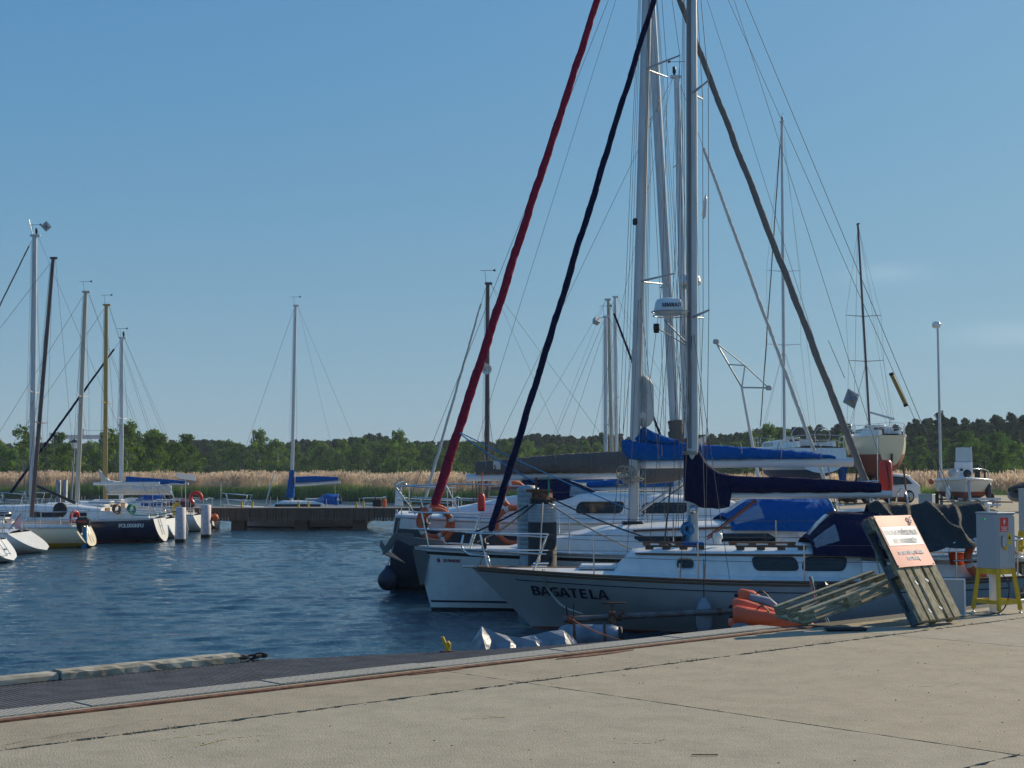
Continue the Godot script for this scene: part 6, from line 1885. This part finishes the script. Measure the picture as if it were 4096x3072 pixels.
func reeds():
	rng.seed = 21
	var dry = []
	var green = []
	for v in 4:
		var s = Sh.new()
		for i in 46:
			var p = V(rng.randfn() * 0.28, 0, rng.randfn() * 0.28)
			var hgt = rng.randf_range(1.45, 2.05)
			var k = rng.randf_range(0.75, 1.25)
			var c = Color(0.63 * k, 0.55 * k, 0.42 * k)
			var bend = V(rng.randf_range(-0.1, 0.25), 0, rng.randf_range(-0.15, 0.15))
			blade(s, p, hgt, 0.012, bend, c, c)
			if rng.randf() < 0.75:       # plume
				var t: Vector3 = p + V(0, hgt, 0) + bend
				var pc = Color(0.65 * k, 0.54 * k, 0.43 * k)
				for q in 2:
					var d = V(rng.randf_range(-1, 1), 0, rng.randf_range(-1, 1)).normalized() * 0.04
					for e in [t - V(0, 0.22, 0), t + d, t + V(0.05, 0.08, 0)]:
						s.st.set_color(pc)
						s.st.add_vertex(e)
		dry.append(s.done())
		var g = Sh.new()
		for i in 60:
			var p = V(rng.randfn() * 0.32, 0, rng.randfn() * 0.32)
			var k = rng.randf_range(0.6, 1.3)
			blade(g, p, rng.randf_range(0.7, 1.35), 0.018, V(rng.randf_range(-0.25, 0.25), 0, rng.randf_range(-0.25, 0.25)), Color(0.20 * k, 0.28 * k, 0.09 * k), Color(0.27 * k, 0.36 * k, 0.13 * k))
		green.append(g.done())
	var a = []
	var b = []
	for i in 2700:
		var x = rng.randf_range(-62.0, 62.0)
		var dz = pow(rng.randf(), 1.5) * 11.0
		a.append([V(x, 0.05 + 0.02 * dz, shore_z(x) - 0.6 - dz), rng.randf() * TAU, rng.randf_range(0.86, 1.1) * (1.0 + 0.04 * sin(x * 0.7) + 0.03 * sin(x * 0.23))])
	for i in 3000:
		var x = rng.randf_range(-62.0, 62.0)
		var dz = pow(rng.randf(), 1.6) * 4.0 - 0.7
		b.append([V(x, 0.05, shore_z(x) - 0.1 - dz), rng.randf() * TAU, rng.randf_range(0.75, 1.05) * (1.0 + 0.15 * sin(x * 0.31))])
	scatter("dry_reeds", "tall bed of tan dry reeds with feathery tops along the far shore", dry, M.reed, a)
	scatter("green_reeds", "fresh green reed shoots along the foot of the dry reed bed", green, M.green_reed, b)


func leaf(s: Sh, p: Vector3, r, out: Vector3, c: Color, flat := 1.0):
	var n = (out + V(rng.randfn(), rng.randfn(), rng.randfn()) * 0.55).normalized()
	var u = n.cross(V(0.3, 1, 0.2)).normalized()
	var v = n.cross(u) * flat
	var q = []
	for k in 5:
		var w = TAU * k / 5.0 + rng.randf()
		var rr: float = r * rng.randf_range(0.55, 1.15)
		q.append(p + u * cos(w) * rr + v * sin(w) * rr)
	for k in range(1, 4):
		for e in [q[0], q[k], q[k + 1]]:
			s.st.set_color(c)
			s.st.add_vertex(e)


func tree_mesh(kind, hgt, sd):     # [crown, trunk]
	rng.seed = sd
	var s = Sh.new()
	s.sm(false)
	var t = Sh.new()
	var lobes = []
	if kind == "pine":
		var bare = rng.randf_range(0.10, 0.28)
		t.tube([V(0, 0, 0), V(0.1, hgt * 0.5, 0.05), V(0.0, hgt * 0.96, 0)], [0.16, 0.11, 0.03], 6)
		for i in 62:
			var k = lerpf(bare, 1.0, pow(rng.randf(), 0.75))
			var w = rng.randf() * TAU
			var reach = hgt * 0.215 * (1.0 - pow((k - bare) / (1.0 - bare), 2.2)) + 0.15
			var c = V(cos(w) * reach * rng.randf_range(0.4, 1.0), hgt * k, sin(w) * reach * rng.randf_range(0.4, 1.0))
			lobes.append([c, rng.randf_range(0.38, 0.72) * hgt / 11.0, 0.7])
			if i % 3 == 0: t.tube([V(0, c.y - 0.35, 0), c], [0.05, 0.015], 4)
		for l in lobes:
			var tone = rng.randf_range(0.75, 1.3)
			for i in 30:
				var d = V(rng.randfn(), rng.randfn() * 0.8, rng.randfn()).normalized()
				var p: Vector3 = l[0] + V(d.x, d.y * l[2], d.z) * l[1] * pow(rng.randf(), 0.33)
				var k = tone * rng.randf_range(0.75, 1.25)
				leaf(s, p, 0.22 * hgt / 11.0, d, Color(0.036 * k, 0.058 * k, 0.026 * k), 0.7)
	else:
		t.tube([V(0, 0, 0), V(0.08, hgt * 0.45, 0), V(0, hgt * 0.9, 0)], [0.14, 0.1, 0.02], 6)
		var wide = hgt * rng.randf_range(0.30, 0.38)
		for i in 52:
			var k = rng.randf_range(0.06, 0.97)
			var env = pow(sin(PI * clampf(0.22 + 0.76 * pow(k, 0.9), 0, 1)), 0.75)
			var w = rng.randf() * TAU
			var rr = wide * env * sqrt(rng.randf())
			var c = V(cos(w) * rr, hgt * k, sin(w) * rr)
			lobes.append([c, rng.randf_range(0.55, 1.0) * hgt / 9.5, 0.9])
			if i % 3 == 0: t.tube([V(0, maxf(0.5, c.y - 1.2), 0), c], [0.05, 0.012], 4)
		for l in lobes:
			var tone = rng.randf_range(0.7, 1.3)
			for i in 42:
				var d = V(rng.randfn(), rng.randfn(), rng.randfn()).normalized()
				var p: Vector3 = l[0] + V(d.x, d.y * l[2], d.z) * l[1] * pow(rng.randf(), 0.4)
				if kind == "birch": p.y -= 0.25 * rng.randf()
				var k = tone * rng.randf_range(0.75, 1.3)
				leaf(s, p, 0.20 * hgt / 9.5, d, Color(0.15 * k, 0.21 * k, 0.045 * k) if kind == "birch" else Color(0.085 * k, 0.135 * k, 0.035 * k))
	return [s.done(), t.done()]


func forest():
	var protos = {"pine": [], "birch": [], "broad": []}
	for i in 6: protos.pine.append(tree_mesh("pine", 11.0, 500 + i))
	for i in 3: protos.birch.append(tree_mesh("birch", 9.5, 600 + i))
	for i in 3: protos.broad.append(tree_mesh("broad", 9.5, 700 + i))
	# trees that stand out in front of the wood: x, z, height, kind
	var solo = [[-50.5, -158, 6.6, "birch"], [-47.5, -160, 5.9, "broad"], [-45.2, -157, 5.2, "birch"], [-41.0, -156, 6.3, "birch"], [-38.8, -154, 6.8, "birch"], [-37.0, -159, 5.9, "broad"], [-34.8, -158, 4.9, "broad"], [-36.6, -172, 6.0, "broad"], [-37.6, -162, 6.7, "birch"], [-34.6, -150, 4.4, "birch"], [-39.6, -168, 5.2, "broad"], [-40.0, -171, 6.9, "birch"], [-42.5, -238, 6.2, "broad"], [-39.2, -236, 8.2, "birch"], [-36.2, -236, 7.3, "birch"], [-41.4, -233, 5.6, "birch"], [-34.2, -240, 6.0, "broad"], [-30.2, -241, 6.2, "broad"], [-24.5, -244, 6.4, "broad"], [-17.4, -232, 8.0, "birch"], [-19.6, -236, 6.3, "broad"], [-15.4, -234, 6.2, "birch"], [-12.8, -240, 5.4, "broad"], [-5.5, -236, 6.2, "broad"], [-9.5, -240, 5.9, "birch"], [1.5, -238, 5.9, "birch"], [6.0, -240, 6.4, "broad"], [16.0, -236, 6.4, "birch"], [39.5, -236, 9.0, "birch"], [42.0, -238, 8.8, "broad"], [37.5, -240, 8.2, "broad"], [50.5, -232, 7.6, "birch"], [62.5, -190, 6.0, "birch"], [67.0, -192, 5.4, "birch"], [59.0, -195, 5.2, "broad"], [54.0, -170, 4.2, "broad"]]
	rng.seed = 33
	for i in solo.size():
		var e = solo[i]
		var m = protos[e[3]][i % 3]
		plant("birch_tree" if e[3] == "birch" else "broadleaf_tree", ("tall " if e[2] > 6.25 else "short ") + ("light green birch-like tree " if e[3] == "birch" else "rounded broadleaf tree ") + tree_place(e[0] / -e[1]), m, V(e[0], 0.5, e[1]), e[2] / 9.5, "birch" if e[3] == "birch" else "bark", "light trees before the pinewood" if e[3] == "birch" else "broadleaf trees before the pinewood")
	var pines = []
	for i in 230:
		var row = i % 3
		var k = lerpf(-0.36, 0.36, (i + rng.randf_range(-0.8, 0.8)) / 230.0)
		var z = -300.0 - 18.0 * row + rng.randf_range(-9, 9) + 55.0 * smoothstep(0.15, 0.24, k)
		pines.append([V(k * -z, 0.6, z), rng.randf() * TAU, pine_height(k, z) * rng.randf_range(0.80, 1.0) / 11.0])
	for e in pines:
		plant("pine_tree", ("taller" if e[2] > 0.74 else "lower") + " dark pine " + tree_place(e[0].x / -e[0].z), protos.pine[rng.randi() % 6], e[0], e[2], "pine_bark", "pines at the edge of the wood", e[1])
	# the wood behind them reads as one mass
	var mass = []
	var low = []
	for i in 2300:
		var k = rng.randf_range(-0.40, 0.40)
		var z = rng.randf_range(-430.0, -312.0) + 55.0 * smoothstep(0.15, 0.24, k)
		mass.append([V(k * -z, 0.6, z), rng.randf() * TAU, pine_height(k, z) * rng.randf_range(0.80, 1.0) / 11.0])
	for i in 420:
		var k = rng.randf_range(-0.40, 0.40)
		var z = rng.randf_range(-300.0, -250.0) + 45.0 * smoothstep(0.15, 0.24, k)
		low.append([V(k * -z, 0.3, z), rng.randf() * TAU, rng.randf_range(0.4, 0.8)])
	scatter("pine_forest", "dense dark green pinewood behind the reed bed", [protos.pine[0][0], protos.pine[2][0], protos.pine[4][0]], M.needles, mass)
	scatter("undergrowth", "low leafy scrub along the foot of the pinewood", [protos.broad[0][0], protos.broad[1][0], protos.birch[1][0]], M.leaves, low)
	# shipyard gantry crane above the trees
	var c = thing("gantry_crane", "far blue shipyard gantry crane beam showing above the treetops", "crane", V(-402.0, 0.8, -1500.0))
	part(c, "beam", Sh.new().cbox(V(0, 35.2, 0), V(76, 4.0, 5), 0.3), M.crane_blue)
	part(c, "top_rail", Sh.new().cbox(V(6, 41.5, 0), V(52, 0.35, 0.6), 0.05), M.crane_blue)
	for x in [-30, 28]:
		part(c, "leg", Sh.new().cbox(V(x, 16.5, 0), V(4, 33, 4), 0.2), M.crane_blue)
	part(c, "trolley", Sh.new().cbox(V(24, 38.2, 0), V(8, 4.5, 5), 0.3), M.crane_blue)
	part(c, "mast", Sh.new().cbox(V(-19, 39.5, 0), V(1.2, 8, 1.2), 0.1), M.crane_blue)
	var am = thing("radio_mast", "thin far red radio mast rising above the pinewood", "mast", V(-349.0, 0.8, -1500.0))
	part(am, "column", Sh.new().tube([V(0, 0, 0), V(0, 24, 0)], 0.8, 5, 0.5), M.rust)
	part(am, "spire", Sh.new().tube([V(0, 24, 0), V(-1.2, 47, 0)], 0.5, 5, 0.25), M.sign_red)


func pine_height(k, z) -> float:       # the wood grows taller towards the yard's side
	var kk = [[-0.5, 8.1], [-0.16, 8.1], [0.0, 8.7], [0.1, 9.2], [0.2, 10.2], [0.5, 11.2]]
	var h = 8.0
	for i in kk.size() - 1:
		if k >= kk[i][0] and k <= kk[i + 1][0]: h = lerpf(kk[i][1], kk[i + 1][1], (k - kk[i][0]) / (kk[i + 1][0] - kk[i][0]))
	return (h - 1.8) * maxf(1.0, -z / 318.0) + 1.8 + 0.7 * sin(k * 47.0) + 0.4 * sin(k * 121.0)


func tree_place(k) -> String:
	for e in [[-0.29, "beside the dark blue hull's grey mast, above the reeds"], [-0.245, "behind the lantern post, above the reeds"], [-0.175, "behind the cream and varnished masts, above the reeds"], [-0.14, "between short white mast and the pier sailboat's mast"], [-0.05, "beside the red furled headsail, above the reeds"], [0.02, "behind grey boom cover and navy furled headsail"], [0.1, "behind the three white masts and grey boom cover"], [0.2, "behind the floodlight mast and boat on stands"], [0.27, "behind the motorboat with the centre console"]]:
		if k < e[0]: return e[1]
	return "beside the tall yard lamp post, before the pinewood"


func plant(called, label, m, at: Vector3, size, bark, group, turn := 0.7):
	var t = thing(called, label, "tree", at, rad_to_deg(turn), group)
	t.scale = Vector3.ONE * size
	part(t, "crown", m[0], M.needles if called == "pine_tree" else M.leaves)
	part(t, "trunk", m[1], M[bark])


func left_lamp():
	var t = thing("lantern_post", "slim dark lantern post with glass lantern standing on the far pier", "lamp post", V(-18.2, 0.9, -63.6))
	part(t, "pole", Sh.new().tube([V(-0.12, 0, 0), V(0, 2.45, 0)], 0.05, 8, 0.03), M.fender_grey)
	var l = part(t, "lantern", Sh.new().lathe([[0.09, 2.45], [0.17, 2.68], [0.17, 2.70]], 8), M.gel)
	part(l, "lantern_roof", Sh.new().lathe([[0.2, 2.69], [0.2, 2.71], [0.08, 2.80], [0.0, 2.84]], 8), M.black)
	var p = thing("blue_pile", "pair of blue-grey mooring piles beside the lantern post", "mooring pile", V(-17.9, 0, -60.8))
	for x in [-0.1, 0.16]:
		part(p, "pile", Sh.new().lathe([[0.09, -1.0], [0.09, 2.05], [0, 2.06]], 12, Transform3D(Basis(), V(x, 0, 0))), M.fender_grey)


func water():
	# wavelets: short sine waves of many lengths running about the same way; fine far away they are left to the material's relief
	rng.seed = 61
	var wv = []
	for i in 22:
		var len = 0.11 * pow(1.13, i)
		var a = deg_to_rad(62.0 + rng.randfn() * 34.0)
		var k = TAU / len
		wv.append([cos(a) * k, sin(a) * k, len * 0.0080 * (1.0 if i < 15 else 0.6), rng.randf() * TAU, len])
	var patch = noise(0.11, 63, 2)
	var vs = PackedVector3Array()
	var ns = PackedVector3Array()
	var ix = PackedInt32Array()
	var cols = 600
	var z = -11.0
	var n = 0
	while z > -150.0:
		var half = -z * 0.40 + 5.0
		var step = maxf(2.0 * half / cols, -z * 0.0034)
		for c in cols + 1:
			var x = lerpf(-half, half, float(c) / cols)
			var y = 0.0
			var sx = 0.0
			var sz = 0.0
			var g = 1.0 + 0.25 * patch.get_noise_2d(x, z)
			for e in wv:
				var f = (e[4] / step - 2.0) / 1.5
				if f <= 0.0: continue
				var q = e[0] * x + e[1] * z + e[3]
				var am = e[2] * minf(f, 1.0) * g
				y += am * sin(q)
				var d = am * cos(q)
				sx += d * e[0]
				sz += d * e[1]
			vs.append(Vector3(x, y, z))
			ns.append(Vector3(-sx, 1.0, -sz).normalized())
		if n:
			var o = n * (cols + 1)
			for c in cols:
				ix.append_array([o + c, o + c - cols, o + c - cols - 1, o + c, o + c + 1, o + c - cols])
		n += 1
		z -= -z * 0.0034
	var ar = []
	ar.resize(Mesh.ARRAY_MAX)
	ar[Mesh.ARRAY_VERTEX] = vs
	ar[Mesh.ARRAY_NORMAL] = ns
	ar[Mesh.ARRAY_INDEX] = ix
	var m = ArrayMesh.new()
	m.add_surface_from_arrays(Mesh.PRIMITIVE_TRIANGLES, ar)
	var root = Node3D.new()
	root.name = "water"
	add_child(root)
	tag(root, "rippled blue harbour water", "water", "", "structure")
	part(root, "ripples", m, M.water)
	var wm = Sh.new()
	wm.sm(false)
	wm.quad(V(-600, -0.12, 30), V(600, -0.12, 30), V(600, -0.12, -700), V(-600, -0.12, -700))
	part(root, "open_water", wm, M.water)


func sky() -> Sky:
	# clear sky, paler towards the horizon and a little brighter on the sun's side; two thin wisps low on the right
	var w = 1024
	var h = 512
	var sun = V(0.668, 0.454, -0.588).normalized()
	var im = Image.create(w, h, false, Image.FORMAT_RGBAF)
	for y in h:
		var el = PI * (0.5 - (y + 0.5) / h)
		var e = maxf(0.0, rad_to_deg(el))
		var c = [0.048 + 0.285 * exp(-e / 9.2), 0.170 + 0.300 * exp(-e / 15.5), 0.42 + 0.125 * exp(-e / 45.0)]
		for x in w:
			var az = wrapf(TAU * (x + 0.5) / w, -PI, PI)
			var d = V(sin(az) * cos(el), sin(el), -cos(az) * cos(el))
			var k = pow(maxf(0.0, d.dot(sun)), 4.0)
			var cl = 0.0
			for q in [[13.8, 7.2, 1.3, 0.18, 0.10], [18.4, 4.9, 2.4, 0.3, 0.10], [30.0, 6.0, 4.0, 0.4, 0.12], [-40.0, 5.0, 4.0, 0.3, 0.08], [75.0, 8.0, 6.0, 0.6, 0.12]]:
				var a: float = (rad_to_deg(az) - q[0]) / q[2]
				var b: float = (rad_to_deg(el) - q[1]) / q[3]
				cl += q[4] * exp(-a * a - b * b)
			im.set_pixel(x, y, Color(c[0] + 0.16 * k + cl, c[1] + 0.19 * k + cl * 0.9, c[2] + 0.15 * k + cl * 0.85, 1.0))
	var m = PanoramaSkyMaterial.new()
	m.panorama = ImageTexture.create_from_image(im)
	var s = Sky.new()
	s.sky_material = m
	return s


func _ready():
	var cam = Camera3D.new()
	cam.name = "camera"
	add_child(cam)
	cam.position = V(0, 2.4, 0)
	cam.rotation_degrees.x = 3.27
	cam.fov = 28.22
	cam.near = 0.1
	cam.far = 4000.0
	cam.current = true
	var we = WorldEnvironment.new()
	we.name = "environment"
	var env = Environment.new()
	env.background_mode = Environment.BG_SKY
	env.sky = sky()
	env.tonemap_mode = Environment.TONE_MAPPER_LINEAR
	env.tonemap_exposure = 1.0
	env.sdfgi_enabled = true
	env.ssao_enabled = true
	env.ssil_enabled = true
	env.fog_enabled = true
	env.fog_density = 0.0003
	env.fog_light_color = lin(0.50, 0.58, 0.64)
	we.environment = env
	add_child(we)
	var sun = DirectionalLight3D.new()
	sun.name = "sun"
	add_child(sun)
	sun.look_at_from_position(V(0.668, 0.454, -0.588) * 50.0, Vector3.ZERO)
	sun.light_energy = 1.6
	sun.light_color = Color(1.0, 0.93, 0.80)
	sun.light_angular_distance = 0.53
	sun.shadow_enabled = true

	materials()
	# setting
	water()
	land()
	quay()
	yard()
	pier()
	# boats
	grey_sloop()
	white_cruiser()
	slate_ketch()
	rear_sloops()
	left_row()
	# things on and by the quay
	pallets()
	cabinet("grey power cabinet on yellow stand with red danger label beside pallets", V(5.50, QUAY, -17.45), 30.0, true)
	mooring_boom()
	dinghies()
	piles()
	boom_tent()
	left_lamp()
